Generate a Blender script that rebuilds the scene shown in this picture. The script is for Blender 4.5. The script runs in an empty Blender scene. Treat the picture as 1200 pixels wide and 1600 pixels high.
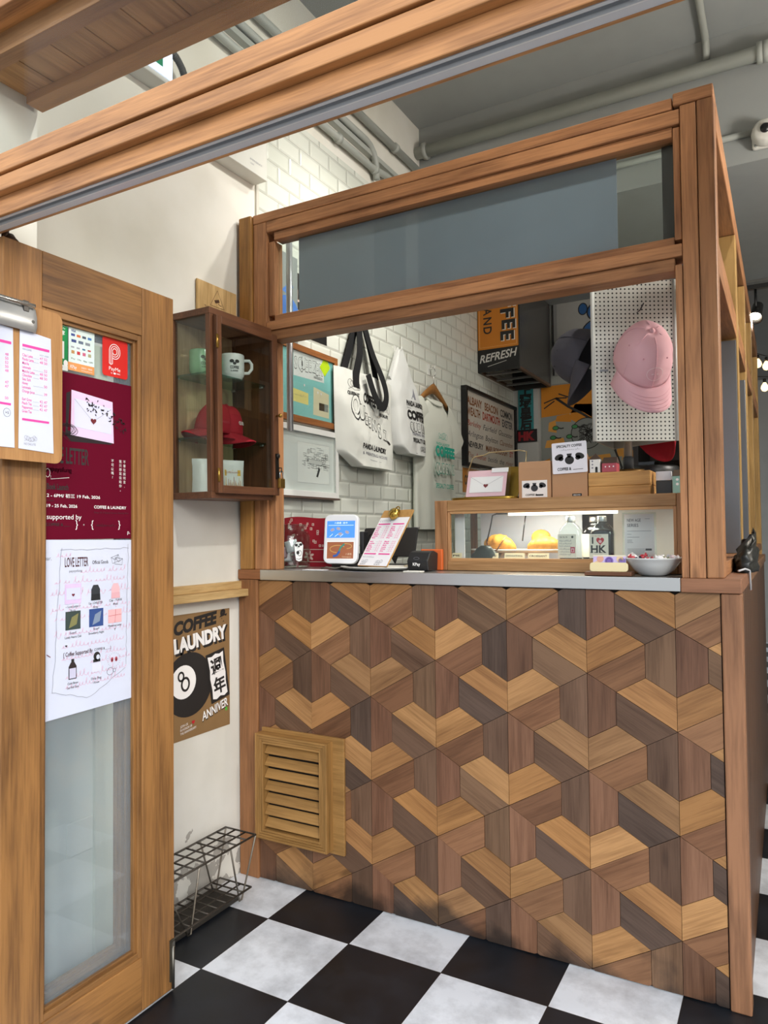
import bpy, math, random
from mathutils import Vector, Matrix, noise
random.seed(7)
SC = bpy.context.scene
COL = SC.collection
PI = math.pi

# ------------------------------------------------------------------ camera
F_PX, YAW, PITCH, ROLL, EYE = 1131.4, 0.50811, 0.029432, 0.010234, 1.23562
def camera_axes():
    cy, sy, cp, sp = math.cos(YAW), math.sin(YAW), math.cos(PITCH), math.sin(PITCH)
    f = Vector((-sy*cp, cy*cp, sp)); r = Vector((cy, sy, 0)); d = f.cross(r)
    c, s = math.cos(ROLL), math.sin(ROLL)
    return c*r + s*d, -s*r + c*d, f
cr, cd, cf = camera_axes()
cam_data = bpy.data.cameras.new('camera')
cam_data.sensor_fit = 'HORIZONTAL'; cam_data.sensor_width = 36.0; cam_data.lens = F_PX/1200*36
cam_data.clip_start = 0.02
cam = bpy.data.objects.new('camera', cam_data); COL.objects.link(cam)
cam.matrix_world = Matrix(((cr.x, -cd.x, -cf.x, 0), (cr.y, -cd.y, -cf.y, 0), (cr.z, -cd.z, -cf.z, EYE), (0, 0, 0, 1)))
SC.camera = cam

# ------------------------------------------------------------------ light
SC.view_settings.view_transform = 'Standard'; SC.view_settings.look = 'None'
SC.view_settings.exposure = 0.0; SC.view_settings.gamma = 1.0; SC.view_settings.use_curve_mapping = False
SC.cycles.max_bounces = 10; SC.cycles.transparent_max_bounces = 24
SC.cycles.glossy_bounces = 6; SC.cycles.diffuse_bounces = 5
SC.cycles.caustics_reflective = False; SC.cycles.caustics_refractive = False
SC.cycles.sample_clamp_indirect = 6.0
w = bpy.data.worlds.new('street_daylight'); SC.world = w; w.use_nodes = True
wn = w.node_tree.nodes; wl = w.node_tree.links
bg = wn['Background']; bg.inputs['Strength'].default_value = 2.6
tc = wn.new('ShaderNodeTexCoord'); sp_ = wn.new('ShaderNodeSeparateXYZ'); rp = wn.new('ShaderNodeValToRGB')
wl.new(tc.outputs['Generated'], sp_.inputs[0]); wl.new(sp_.outputs['Z'], rp.inputs[0]); wl.new(rp.outputs[0], bg.inputs['Color'])
rp.color_ramp.elements[0].position = 0.0; rp.color_ramp.elements[0].color = (0.30, 0.31, 0.33, 1)
rp.color_ramp.elements[1].position = 0.55; rp.color_ramp.elements[1].color = (0.80, 0.91, 1.04, 1)
SUN = bpy.data.lights.new('sun_lamp', 'SUN'); SUN.energy = 2.1; SUN.angle = math.radians(25); SUN.color = (1.0, 0.97, 0.92)
sun = bpy.data.objects.new('sun_lamp', SUN); COL.objects.link(sun)
sun.rotation_euler = Vector((-0.60, 0.66, -0.36)).to_track_quat('-Z', 'Y').to_euler()
def spot(name, loc, target, energy, color, size=70, blend=.6, radius=.05):
    l = bpy.data.lights.new(name, 'SPOT'); l.energy = energy; l.color = color; l.spot_size = math.radians(size); l.spot_blend = blend
    l.shadow_soft_size = radius
    o = bpy.data.objects.new(name, l); COL.objects.link(o); o.location = loc
    o.rotation_euler = (Vector(target)-Vector(loc)).to_track_quat('-Z', 'Y').to_euler()
    return o

# ------------------------------------------------------------------ colour and materials
def lin(h, k=1.0):
    h = h.lstrip('#'); out = []
    for i in (0, 2, 4):
        c = int(h[i:i+2], 16)/255
        out.append((c/12.92 if c <= .04045 else ((c+.055)/1.055)**2.4)*k)
    return (*out, 1)
MATS = {}
def plain(h, rough=.6, metal=0.0, spec=.5, name=None, coat=0.0):
    key = ('p', h, rough, metal, spec, coat)
    if key in MATS: return MATS[key]
    m = bpy.data.materials.new(name or 'paint_'+h.strip('#')); m.use_nodes = True
    n, l = m.node_tree.nodes, m.node_tree.links; b = n['Principled BSDF']
    c = lin(h)
    t = n.new('ShaderNodeTexCoord'); nz = n.new('ShaderNodeTexNoise'); nz.inputs['Scale'].default_value = 9
    nz.inputs['Detail'].default_value = 5
    mx = n.new('ShaderNodeMix'); mx.data_type = 'RGBA'
    l.new(t.outputs['Object'], nz.inputs['Vector']); l.new(nz.outputs['Fac'], mx.inputs[0])
    mx.inputs[6].default_value = tuple(v*.93 for v in c[:3])+(1,); mx.inputs[7].default_value = tuple(min(1, v*1.06) for v in c[:3])+(1,)
    l.new(mx.outputs[2], b.inputs['Base Color'])
    b.inputs['Roughness'].default_value = rough; b.inputs['Metallic'].default_value = metal
    b.inputs['Specular IOR Level'].default_value = spec; b.inputs['Coat Weight'].default_value = coat
    MATS[key] = m
    return m
def wood(light, dark, axis='Z', rough=.5, scale=1.0, knots=.5, name='timber', bump=.25, uv=False, attr=False, scuff=False):
    key = ('w', light, dark, axis, rough, scale, knots, uv, attr)
    if key in MATS: return MATS[key]
    m = bpy.data.materials.new(name); m.use_nodes = True
    n, l = m.node_tree.nodes, m.node_tree.links; b = n['Principled BSDF']
    t = n.new('ShaderNodeTexCoord'); oi = n.new('ShaderNodeObjectInfo')
    src = t.outputs['UV' if uv else 'Object']
    ad = n.new('ShaderNodeVectorMath'); ad.operation = 'ADD'
    rnd = n.new('ShaderNodeVectorMath'); rnd.operation = 'SCALE'; rnd.inputs[0].default_value = (7.3, 5.1, 9.7)
    l.new(oi.outputs['Random'], rnd.inputs['Scale']); l.new(src, ad.inputs[0]); l.new(rnd.outputs[0], ad.inputs[1])
    ax = 'XYZ'.index(axis)
    def mapped(long, cross):
        mp = n.new('ShaderNodeMapping'); s = [cross*scale]*3; s[ax] = long*scale
        mp.inputs['Scale'].default_value = s; l.new(ad.outputs[0], mp.inputs['Vector']); return mp.outputs[0]
    n1 = n.new('ShaderNodeTexNoise'); n1.inputs['Scale'].default_value = 1; n1.inputs['Detail'].default_value = 6; n1.inputs['Distortion'].default_value = .8
    l.new(mapped(2.0, 22), n1.inputs['Vector'])
    n2 = n.new('ShaderNodeTexNoise'); n2.inputs['Scale'].default_value = 1; n2.inputs['Detail'].default_value = 4
    l.new(mapped(9, 210), n2.inputs['Vector'])
    n4 = n.new('ShaderNodeTexNoise'); n4.inputs['Scale'].default_value = 1; n4.inputs['Detail'].default_value = 5; n4.inputs['Roughness'].default_value = .7
    l.new(mapped(4, 70), n4.inputs['Vector'])
    n3 = n.new('ShaderNodeTexNoise'); n3.inputs['Scale'].default_value = 1; n3.inputs['Detail'].default_value = 3
    l.new(mapped(3.5, 4.5), n3.inputs['Vector'])
    def math_(op, a, bb, clamp=False):
        q = n.new('ShaderNodeMath'); q.operation = op; q.use_clamp = clamp
        for i, v in enumerate((a, bb)):
            if isinstance(v, (int, float)): q.inputs[i].default_value = v
            else: l.new(v, q.inputs[i])
        return q.outputs[0]
    s = math_('ADD', math_('MULTIPLY', n1.outputs['Fac'], .62), math_('MULTIPLY', n2.outputs['Fac'], .40))
    s = math_('ADD', s, math_('MULTIPLY', n4.outputs['Fac'], .38)); s = math_('ADD', s, math_('MULTIPLY', n3.outputs['Fac'], .30)); s = math_('ADD', s, .05)
    cr_ = n.new('ShaderNodeValToRGB'); l.new(s, cr_.inputs[0])
    cr_.color_ramp.elements[0].position = .62; cr_.color_ramp.elements[0].color = lin(dark)
    cr_.color_ramp.elements[1].position = 1.16; cr_.color_ramp.elements[1].color = lin(light)
    out = cr_.outputs[0]
    if knots > 0:
        vo = n.new('ShaderNodeTexVoronoi'); vo.inputs['Scale'].default_value = 1
        l.new(mapped(2.2, 7.5), vo.inputs['Vector'])
        kr = n.new('ShaderNodeValToRGB'); l.new(vo.outputs['Distance'], kr.inputs[0])
        kr.color_ramp.elements[0].position = .035; kr.color_ramp.elements[0].color = (knots,)*3+(1,)
        kr.color_ramp.elements[1].position = .10; kr.color_ramp.elements[1].color = (0, 0, 0, 1)
        mk = n.new('ShaderNodeMix'); mk.data_type = 'RGBA'; l.new(kr.outputs[0], mk.inputs[0]); l.new(out, mk.inputs[6])
        mk.inputs[7].default_value = lin(dark, .3); out = mk.outputs[2]
    if attr:
        at = n.new('ShaderNodeAttribute'); at.attribute_name = 'tone'
        ml = n.new('ShaderNodeMix'); ml.data_type = 'RGBA'; ml.blend_type = 'MULTIPLY'; ml.inputs[0].default_value = 1
        l.new(out, ml.inputs[6]); l.new(at.outputs['Color'], ml.inputs[7]); out = ml.outputs[2]
    if scuff:                                 # black boot scuffs just above the floor
        ge = n.new('ShaderNodeNewGeometry'); sz = n.new('ShaderNodeSeparateXYZ'); l.new(ge.outputs['Position'], sz.inputs[0])
        sn = n.new('ShaderNodeTexNoise'); sn.inputs['Scale'].default_value = 7; sn.inputs['Detail'].default_value = 7; l.new(ge.outputs['Position'], sn.inputs['Vector'])
        mr = n.new('ShaderNodeMapRange'); l.new(sz.outputs['Z'], mr.inputs[0]); mr.inputs[1].default_value = .0; mr.inputs[2].default_value = .13; mr.inputs[3].default_value = .22; mr.inputs[4].default_value = -.22
        fk = math_('MULTIPLY', math_('SUBTRACT', math_('ADD', sn.outputs['Fac'], mr.outputs[0]), .52), 5.0, True)
        ms = n.new('ShaderNodeMix'); ms.data_type = 'RGBA'; l.new(math_('MULTIPLY', fk, .8), ms.inputs[0]); l.new(out, ms.inputs[6]); ms.inputs[7].default_value = lin('#1f1a17'); out = ms.outputs[2]
    hv = n.new('ShaderNodeHueSaturation'); l.new(out, hv.inputs['Color'])
    l.new(math_('ADD', math_('MULTIPLY', oi.outputs['Random'], .3), .85), hv.inputs['Value'])
    l.new(hv.outputs[0], b.inputs['Base Color'])
    b.inputs['Roughness'].default_value = rough; b.inputs['Specular IOR Level'].default_value = .35
    bp = n.new('ShaderNodeBump'); bp.inputs['Strength'].default_value = bump; bp.inputs['Distance'].default_value = .002
    l.new(s, bp.inputs['Height']); l.new(bp.outputs[0], b.inputs['Normal'])
    MATS[key] = m
    return m
def glass(tint='#ffffff', ior=1.45, rough=0.0, name='glass', k=1.0, haze=0.0):
    key = ('g', tint, ior, rough, k, haze)
    if key in MATS: return MATS[key]
    m = bpy.data.materials.new(name); m.use_nodes = True
    n, l = m.node_tree.nodes, m.node_tree.links; n.remove(n['Principled BSDF'])
    fr = n.new('ShaderNodeFresnel'); ge = n.new('ShaderNodeNewGeometry'); im = n.new('ShaderNodeMix')
    im.inputs[2].default_value = ior; im.inputs[3].default_value = 1/ior
    l.new(ge.outputs['Backfacing'], im.inputs[0]); l.new(im.outputs[0], fr.inputs['IOR'])
    tr = n.new('ShaderNodeBsdfTransparent'); tr.inputs['Color'].default_value = lin(tint)
    gl = n.new('ShaderNodeBsdfGlossy'); gl.inputs['Roughness'].default_value = rough
    mu = n.new('ShaderNodeMath'); mu.operation = 'MULTIPLY'; mu.inputs[1].default_value = k
    mx = n.new('ShaderNodeMixShader'); l.new(fr.outputs[0], mu.inputs[0]); l.new(mu.outputs[0], mx.inputs[0])
    l.new(tr.outputs[0], mx.inputs[1]); l.new(gl.outputs[0], mx.inputs[2])
    out = mx.outputs[0]
    if haze:  # pale blue diffuse mixed in, paints a bright sky haze on the pane
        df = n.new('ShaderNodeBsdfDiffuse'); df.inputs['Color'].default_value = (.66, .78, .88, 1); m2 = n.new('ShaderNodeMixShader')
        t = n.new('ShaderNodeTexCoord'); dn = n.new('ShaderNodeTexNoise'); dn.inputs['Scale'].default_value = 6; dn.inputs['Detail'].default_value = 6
        l.new(t.outputs['Object'], dn.inputs['Vector']); mr = n.new('ShaderNodeMapRange'); l.new(dn.outputs['Fac'], mr.inputs[0]); mr.inputs[3].default_value = haze*.7; mr.inputs[4].default_value = haze*1.3
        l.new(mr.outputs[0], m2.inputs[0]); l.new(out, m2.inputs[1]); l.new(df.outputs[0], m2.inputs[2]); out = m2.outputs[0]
    l.new(out, n['Material Output'].inputs[0])
    MATS[key] = m
    return m
def emit(h, strength, name='lamp_light'):
    key = ('e', h, strength)
    if key in MATS: return MATS[key]
    m = bpy.data.materials.new(name); m.use_nodes = True
    b = m.node_tree.nodes['Principled BSDF']; b.inputs['Base Color'].default_value = lin(h)
    b.inputs['Emission Color'].default_value = lin(h); b.inputs['Emission Strength'].default_value = strength
    MATS[key] = m
    return m

# ------------------------------------------------------------------ mesh builder
class Frame:
    """a flat drawing plane: origin, right, up; the normal faces the viewer"""
    def __init__(s, o, r, u):
        s.o = Vector(o); s.r = Vector(r).normalized(); s.u = Vector(u).normalized(); s.n = s.r.cross(s.u)
        s.warp = None
    def p(s, a, b, d=0.0):
        if s.warp: d = d + s.warp(a, b)
        return s.o + s.r*a + s.u*b + s.n*d
LAY = .00035
TXT = {}
def text_data(t, bold, shear):
    key = (t, bold, shear)
    if key not in TXT:
        c = bpy.data.curves.new('lettering', 'FONT'); c.body = t; c.size = 1; c.resolution_u = 3
        c.offset = bold; c.shear = shear
        o = bpy.data.objects.new('lettering', c); COL.objects.link(o)
        bpy.context.view_layer.update()
        me = bpy.data.meshes.new_from_object(o.evaluated_get(bpy.context.evaluated_depsgraph_get()))
        vs = [(v.co.x, v.co.y) for v in me.vertices]; fs = [tuple(p.vertices) for p in me.polygons]
        bpy.data.meshes.remove(me); bpy.data.objects.remove(o); bpy.data.curves.remove(c)
        TXT[key] = (vs, fs)
    return TXT[key]
class MB:
    def __init__(s):
        s.v = []; s.f = []; s.mi = []; s.sm = []; s.mats = []; s.uv = {}; s.tone = {}
    def m(s, mat):
        if mat not in s.mats: s.mats.append(mat)
        return s.mats.index(mat)
    def add(s, vs, fs, mat, smooth=False):
        b = len(s.v); i = s.m(mat)
        s.v += [Vector(q) for q in vs]
        for q in fs:
            s.f.append(tuple(b+k for k in q)); s.mi.append(i); s.sm.append(smooth)
        return s
    def box(s, x0, x1, y0, y1, z0, z1, mat):
        vs = [(x, y, z) for z in (z0, z1) for y in (y0, y1) for x in (x0, x1)]
        return s.add(vs, [(0, 2, 3, 1), (4, 5, 7, 6), (0, 1, 5, 4), (2, 6, 7, 3), (0, 4, 6, 2), (1, 3, 7, 5)], mat)
    def bar(s, p, q, wd, hd, mat, up=(0, 0, 1)):
        p, q = Vector(p), Vector(q); d = (q-p).normalized(); a = d.cross(Vector(up))
        if a.length < 1e-4: a = d.cross(Vector((1, 0, 0)))
        a.normalize(); u = a.cross(d)
        vs = [c + a*i*wd/2 + u*j*hd/2 for c in (p, q) for i, j in ((-1, -1), (1, -1), (1, 1), (-1, 1))]
        return s.add(vs, [(0, 1, 2, 3), (7, 6, 5, 4), (0, 4, 5, 1), (1, 5, 6, 2), (2, 6, 7, 3), (3, 7, 4, 0)], mat)
    def tube(s, pts, r, mat, n=8, closed=False):
        pts = [Vector(p) for p in pts]; N = len(pts); rings = []; ref = None
        for i, p in enumerate(pts):
            if closed: d = pts[(i+1) % N]-pts[i-1]
            else: d = pts[min(i+1, N-1)]-pts[max(i-1, 0)]
            d.normalize()
            if ref is None or abs(ref.dot(d)) > .98: ref = d.orthogonal()
            ref = (ref - d*ref.dot(d)).normalized(); b = d.cross(ref)
            rr = r[i] if isinstance(r, (list, tuple)) else r
            rings.append([p + (ref*math.cos(2*PI*k/n) + b*math.sin(2*PI*k/n))*rr for k in range(n)])
        return s.loft(rings, mat, caps=not closed, loop=closed)
    def loft(s, rings, mat, caps=True, loop=False, smooth=True, open_ring=False):
        n = len(rings[0]); N = len(rings); vs = [q for r in rings for q in r]; fs = []
        for i in range(N if loop else N-1):
            j = (i+1) % N
            for k in range(n-1 if open_ring else n):
                k2 = (k+1) % n
                fs.append((i*n+k, i*n+k2, j*n+k2, j*n+k))
        if caps: fs += [tuple(reversed(range(n))), tuple((N-1)*n+k for k in range(n))]
        return s.add(vs, fs, mat, smooth)
    def lathe(s, prof, mat, c=(0, 0, 0), n=32, sy=1.0, axis='Z', caps=True):
        c = Vector(c); rings = []
        for r, z in prof:
            r = max(r, 1e-4); ring = []
            for k in range(n):
                a = 2*PI*k/n; x, y = r*math.cos(a), r*math.sin(a)*sy
                ring.append(c + Vector({'Z': (x, y, z), 'X': (z, x, y), 'Y': (y, z, x)}[axis]))
            rings.append(ring)
        return s.loft(rings, mat, caps=caps)
    def sheet(s, fn, nu, nv, mat, smooth=True):
        vs = [fn(i/nu, j/nv) for j in range(nv+1) for i in range(nu+1)]
        fs = [(j*(nu+1)+i, j*(nu+1)+i+1, (j+1)*(nu+1)+i+1, (j+1)*(nu+1)+i) for j in range(nv) for i in range(nu)]
        return s.add(vs, fs, mat, smooth)
    # drawings on a plane
    def rect(s, fr, u0, v0, u1, v1, mat, lay=1): return s.poly(fr, [(u0, v0), (u1, v0), (u1, v1), (u0, v1)], mat, lay)
    def poly(s, fr, pts, mat, lay=1):
        return s.add([fr.p(a, b, lay*LAY) for a, b in pts], [tuple(range(len(pts)))], mat)
    def disc(s, fr, u, v, ru, rv, mat, lay=1, n=20, rot=0):
        c, q = math.cos(rot), math.sin(rot); pts = []
        for k in range(n):
            a, b = ru*math.cos(2*PI*k/n), rv*math.sin(2*PI*k/n); pts.append((u+a*c-b*q, v+a*q+b*c))
        return s.poly(fr, pts, mat, lay)
    def heart(s, fr, u, v, w, mat, lay=1):
        pts = []
        for k in range(28):
            t = 2*PI*k/28
            pts.append((u+w/34*16*math.sin(t)**3, v+w/34*(13*math.cos(t)-5*math.cos(2*t)-2*math.cos(3*t)-math.cos(4*t))))
        return s.poly(fr, pts[::-1], mat, lay)
    def line(s, fr, pts, wd, mat, lay=1, closed=False):
        P = [Vector(p) for p in pts]; N = len(P); L = []
        for i in range(N):
            d = (P[(i+1) % N]-P[i-1]) if closed else (P[min(i+1, N-1)]-P[max(i-1, 0)])
            if d.length < 1e-9: d = Vector((1, 0))
            d.normalize(); o = Vector((-d.y, d.x))*wd/2
            L.append((P[i]-o, P[i]+o))
        vs = [fr.p(q.x, q.y, lay*LAY) for a in L for q in a]; fs = []
        for i in range(N if closed else N-1):
            j = (i+1) % N; fs.append((2*i, 2*j, 2*j+1, 2*i+1))
        return s.add(vs, fs, mat)
    def ring(s, fr, u, v, ru, rv, wd, mat, lay=1, n=24, a0=0, a1=2*PI):
        full = abs(a1-a0-2*PI) < 1e-6
        pts = [(u+ru*math.cos(a0+(a1-a0)*k/n), v+rv*math.sin(a0+(a1-a0)*k/n)) for k in range(n if full else n+1)]
        return s.line(fr, pts, wd, mat, lay, full)
    def scribble(s, fr, u0, u1, v, h, mat, lay=1, seed=0, wd=.001, step=.45):
        rg = random.Random(seed); pts = []; u = u0; k = 0
        while u < u1:
            up = h*(rg.uniform(.25, .6) if rg.random() < .75 else rg.uniform(.8, 1.1)); dn = 0 if rg.random() < .85 else -h*.4
            a = h*step
            pts += [(u, v+dn), (u+a*.75, v+up*.6), (u+a*.7, v+up), (u+a*.45, v+up*.8), (u+a*.6, v+up*.2)]
            u += a*rg.uniform(.9, 1.3)
            if rg.random() < .14:
                if len(pts) > 4: s.line(fr, pts, wd, mat, lay)
                pts = []; u += h*.35
        if len(pts) > 4: s.line(fr, pts, wd, mat, lay)
        return s
    def text(s, fr, t, u, v, h, mat, lay=1, w=None, bold=0.0, shear=0.0, al='L', xs=1.0, rot=0.0):
        """h = height of the capitals; (u, v) = baseline start, or its middle or end"""
        vs, fs = text_data(t, bold, shear)
        if not vs: return s
        x0 = min(q[0] for q in vs); x1 = max(q[0] for q in vs)
        ky = h/.72; kx = ky*xs
        if w: kx = w/(x1-x0)
        W = (x1-x0)*kx; off = {'L': 0, 'M': -W/2, 'R': -W}[al]
        c, q = math.cos(rot), math.sin(rot); out = []
        for a, b in vs:
            a, b = (a-x0)*kx+off, b*ky
            out.append(fr.p(u+a*c-b*q, v+a*q+b*c, lay*LAY))
        return s.add(out, fs, mat)
    def slab(s, fr, u0, v0, u1, v1, th, mat, r=0.0, pts=None):
        """a closed sheet whose front lies on the plane and whose back is th behind it"""
        if pts is None:
            if r:
                pts = []
                for cx, cy, a0 in ((u1-r, v0+r, -PI/2), (u1-r, v1-r, 0), (u0+r, v1-r, PI/2), (u0+r, v0+r, PI)):
                    pts += [(cx+r*math.cos(a0+k*PI/10), cy+r*math.sin(a0+k*PI/10)) for k in range(6)]
            else: pts = [(u0, v0), (u1, v0), (u1, v1), (u0, v1)]
        n = len(pts); vs = [fr.p(a, b, 0) for a, b in pts] + [fr.p(a, b, -th) for a, b in pts]
        fs = [tuple(range(n)), tuple(range(2*n-1, n-1, -1))] + [(k, n+k, n+(k+1) % n, (k+1) % n) for k in range(n)]
        return s.add(vs, fs, mat)
    def build(s, name, parent=None, bevel=0.0, base=None, seg=2, shift=True):
        me = bpy.data.meshes.new(name)
        if parent is not None: org = ORG[parent] if shift else Vector((0, 0, 0))
        else:
            xs = [q.x for q in s.v]; ys = [q.y for q in s.v]; zs = [q.z for q in s.v]
            org = Vector(base) if base else Vector(((min(xs)+max(xs))/2, (min(ys)+max(ys))/2, min(zs)))
        me.from_pydata([q-org for q in s.v], [], s.f)
        for mt in s.mats: me.materials.append(mt)
        me.polygons.foreach_set('material_index', s.mi); me.polygons.foreach_set('use_smooth', s.sm)
        if s.uv:
            uvl = me.uv_layers.new(name='UVMap')
            for fi, uvs in s.uv.items():
                for li, q in zip(me.polygons[fi].loop_indices, uvs): uvl.data[li].uv = q
        if s.tone:
            ca = me.color_attributes.new('tone', 'FLOAT_COLOR', 'CORNER')
            for fi in range(len(s.f)):
                c = s.tone.get(fi, (1, 1, 1, 1))
                for li in me.polygons[fi].loop_indices: ca.data[li].color = c
        me.update()
        o = bpy.data.objects.new(name, me); COL.objects.link(o)
        if parent is not None:
            o.parent = parent; ORG[o] = org
        else:
            o.location = org; ORG[o] = org
        if bevel:
            bm_ = o.modifiers.new('bevel', 'BEVEL'); bm_.width = bevel; bm_.segments = seg; bm_.limit_method = 'ANGLE'; bm_.angle_limit = math.radians(40)
        return o
ORG = {}
def tag(o, label, cat, group=None):
    o['label'] = label; o['category'] = cat
    if group: o['group'] = group
    return o
def thing(name, label, cat, loc=(0, 0, 0), group=None):
    o = bpy.data.objects.new(name, None); COL.objects.link(o); o.location = loc; o.empty_display_size = .05
    ORG[o] = Vector(loc)
    return tag(o, label, cat, group)
def struct(o):
    o['kind'] = 'structure'; return o
def root_struct(name, loc):
    o = bpy.data.objects.new(name, None); COL.objects.link(o); o.location = loc; ORG[o] = Vector(loc); o.empty_display_size = .05
    return struct(o)
def dup(root, loc, label=None, rot=None):
    r = root.copy(); COL.objects.link(r); r.location = loc
    if rot: r.rotation_euler = rot
    if label: r['label'] = label
    for ch in list(root.children):
        c = ch.copy(); COL.objects.link(c); c.parent = r
        for g in ch.children:
            d = g.copy(); COL.objects.link(d); d.parent = c
    return r
def arc(c, r, a0, a1, n, plane='XZ'):
    out = []
    for k in range(n+1):
        a = a0+(a1-a0)*k/n; x, y = r*math.cos(a), r*math.sin(a)
        out.append(Vector(c)+Vector({'XZ': (x, 0, y), 'YZ': (0, x, y), 'XY': (x, y, 0)}[plane]))
    return out
def nz(x, y, z=0, f=1.0): return noise.noise(Vector((x*f, y*f, z*f)))
def face_x(x, y, z): return Frame((x, y, z), (0, 1, 0), (0, 0, 1))      # faces the room from the left wall
def face_y(x, y, z): return Frame((x, y, z), (1, 0, 0), (0, 0, 1))      # faces the street

# ------------------------------------------------------------------ the setting
FY = 2.0875                                   # front plane of the service counter
XW = -1.78                                    # left wall
WHITE = plain('#dedbd2', .75)
GREYW = plain('#a6a9a2', .75)
CEIL = plain('#9c9f9d', .8)
DARKG = plain('#7a7873', .8)
BLACK = plain('#141414', .5)
def beam_wood(ax): return wood('#c48a55', '#704525', ax, .45, 1.0, .5, 'beam_timber')
def post_wood(ax): return wood('#b58056', '#65402a', ax, .5, 1.0, .45, 'post_timber')
def door_wood(ax): return wood('#94683a', '#50341d', ax, .5, 1.0, .75, 'door_timber')
def dark_wood(ax): return wood('#6e472f', '#3a2217', ax, .45, 1.0, .3, 'walnut_timber')
def ply_wood(ax): return wood('#cfae7a', '#94733f', ax, .55, 1.3, .2, 'plywood')

def floor_material():
    m = bpy.data.materials.new('checker_lino'); m.use_nodes = True
    n, l = m.node_tree.nodes, m.node_tree.links; b = n['Principled BSDF']
    t = n.new('ShaderNodeTexCoord'); mp = n.new('ShaderNodeMapping'); mp.vector_type = 'POINT'
    sc = 1/.305
    mp.inputs['Scale'].default_value = (sc, sc, 0); mp.inputs['Location'].default_value = (1.48954*sc, -1.88046*sc, .5)
    geo = n.new('ShaderNodeNewGeometry'); l.new(geo.outputs['Position'], mp.inputs['Vector'])
    ck = n.new('ShaderNodeTexChecker'); ck.inputs['Scale'].default_value = 1
    l.new(mp.outputs[0], ck.inputs['Vector'])
    nn = n.new('ShaderNodeTexNoise'); nn.inputs['Scale'].default_value = 7; nn.inputs['Detail'].default_value = 9; nn.inputs['Roughness'].default_value = .65
    l.new(geo.outputs['Position'], nn.inputs['Vector'])
    sk = n.new('ShaderNodeTexNoise'); sk.inputs['Scale'].default_value = 60; sk.inputs['Detail'].default_value = 3; l.new(geo.outputs['Position'], sk.inputs['Vector'])
    def ramp(a, b_, p0, p1, src):
        r = n.new('ShaderNodeValToRGB'); r.color_ramp.elements[0].color = lin(a); r.color_ramp.elements[1].color = lin(b_)
        r.color_ramp.elements[0].position = p0; r.color_ramp.elements[1].position = p1; l.new(src, r.inputs[0]); return r.outputs[0]
    wt = ramp('#c0c2c6', '#e4e7ec', .36, .58, nn.outputs['Fac']); bk = ramp('#101216', '#20242b', .35, .75, nn.outputs['Fac'])
    l.new(wt, ck.inputs['Color1']); l.new(bk, ck.inputs['Color2'])
    # seams
    fr = n.new('ShaderNodeVectorMath'); fr.operation = 'FRACTION'; l.new(mp.outputs[0], fr.inputs[0])
    sx = n.new('ShaderNodeSeparateXYZ'); l.new(fr.outputs[0], sx.inputs[0])
    def mt(op, a, bb):
        q = n.new('ShaderNodeMath'); q.operation = op
        for i, v in enumerate((a, bb)):
            if isinstance(v, (int, float)): q.inputs[i].default_value = v
            else: l.new(v, q.inputs[i])
        return q.outputs[0]
    def edge(o): return mt('MINIMUM', o, mt('SUBTRACT', 1, o))
    e = mt('LESS_THAN', mt('MINIMUM', edge(sx.outputs[0]), edge(sx.outputs[1])), .004)
    mx = n.new('ShaderNodeMix'); mx.data_type = 'RGBA'; l.new(e, mx.inputs[0]); l.new(ck.outputs['Color'], mx.inputs[6]); mx.inputs[7].default_value = lin('#24211e')
    l.new(mx.outputs[2], b.inputs['Base Color'])
    rr = n.new('ShaderNodeMapRange'); l.new(nn.outputs['Fac'], rr.inputs[0]); rr.inputs[3].default_value = .28; rr.inputs[4].default_value = .5
    l.new(rr.outputs[0], b.inputs['Roughness'])
    bp = n.new('ShaderNodeBump'); bp.inputs['Strength'].default_value = .15; bp.inputs['Distance'].default_value = .002
    l.new(nn.outputs['Fac'], bp.inputs['Height']); l.new(bp.outputs[0], b.inputs['Normal'])
    return m
struct(MB().box(-1.98, 1.9, .85, 9.2, -.04, 0, floor_material()).build('floor'))
struct(MB().box(-6, 6, -7, .85, -.24, -.17, plain('#7d7c79', .9)).build('pavement'))
struct(MB().box(-1.98, 1.9, .80, .853, -.17, 0, plain('#8f8e8a', .8)).build('door_step'))

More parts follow.
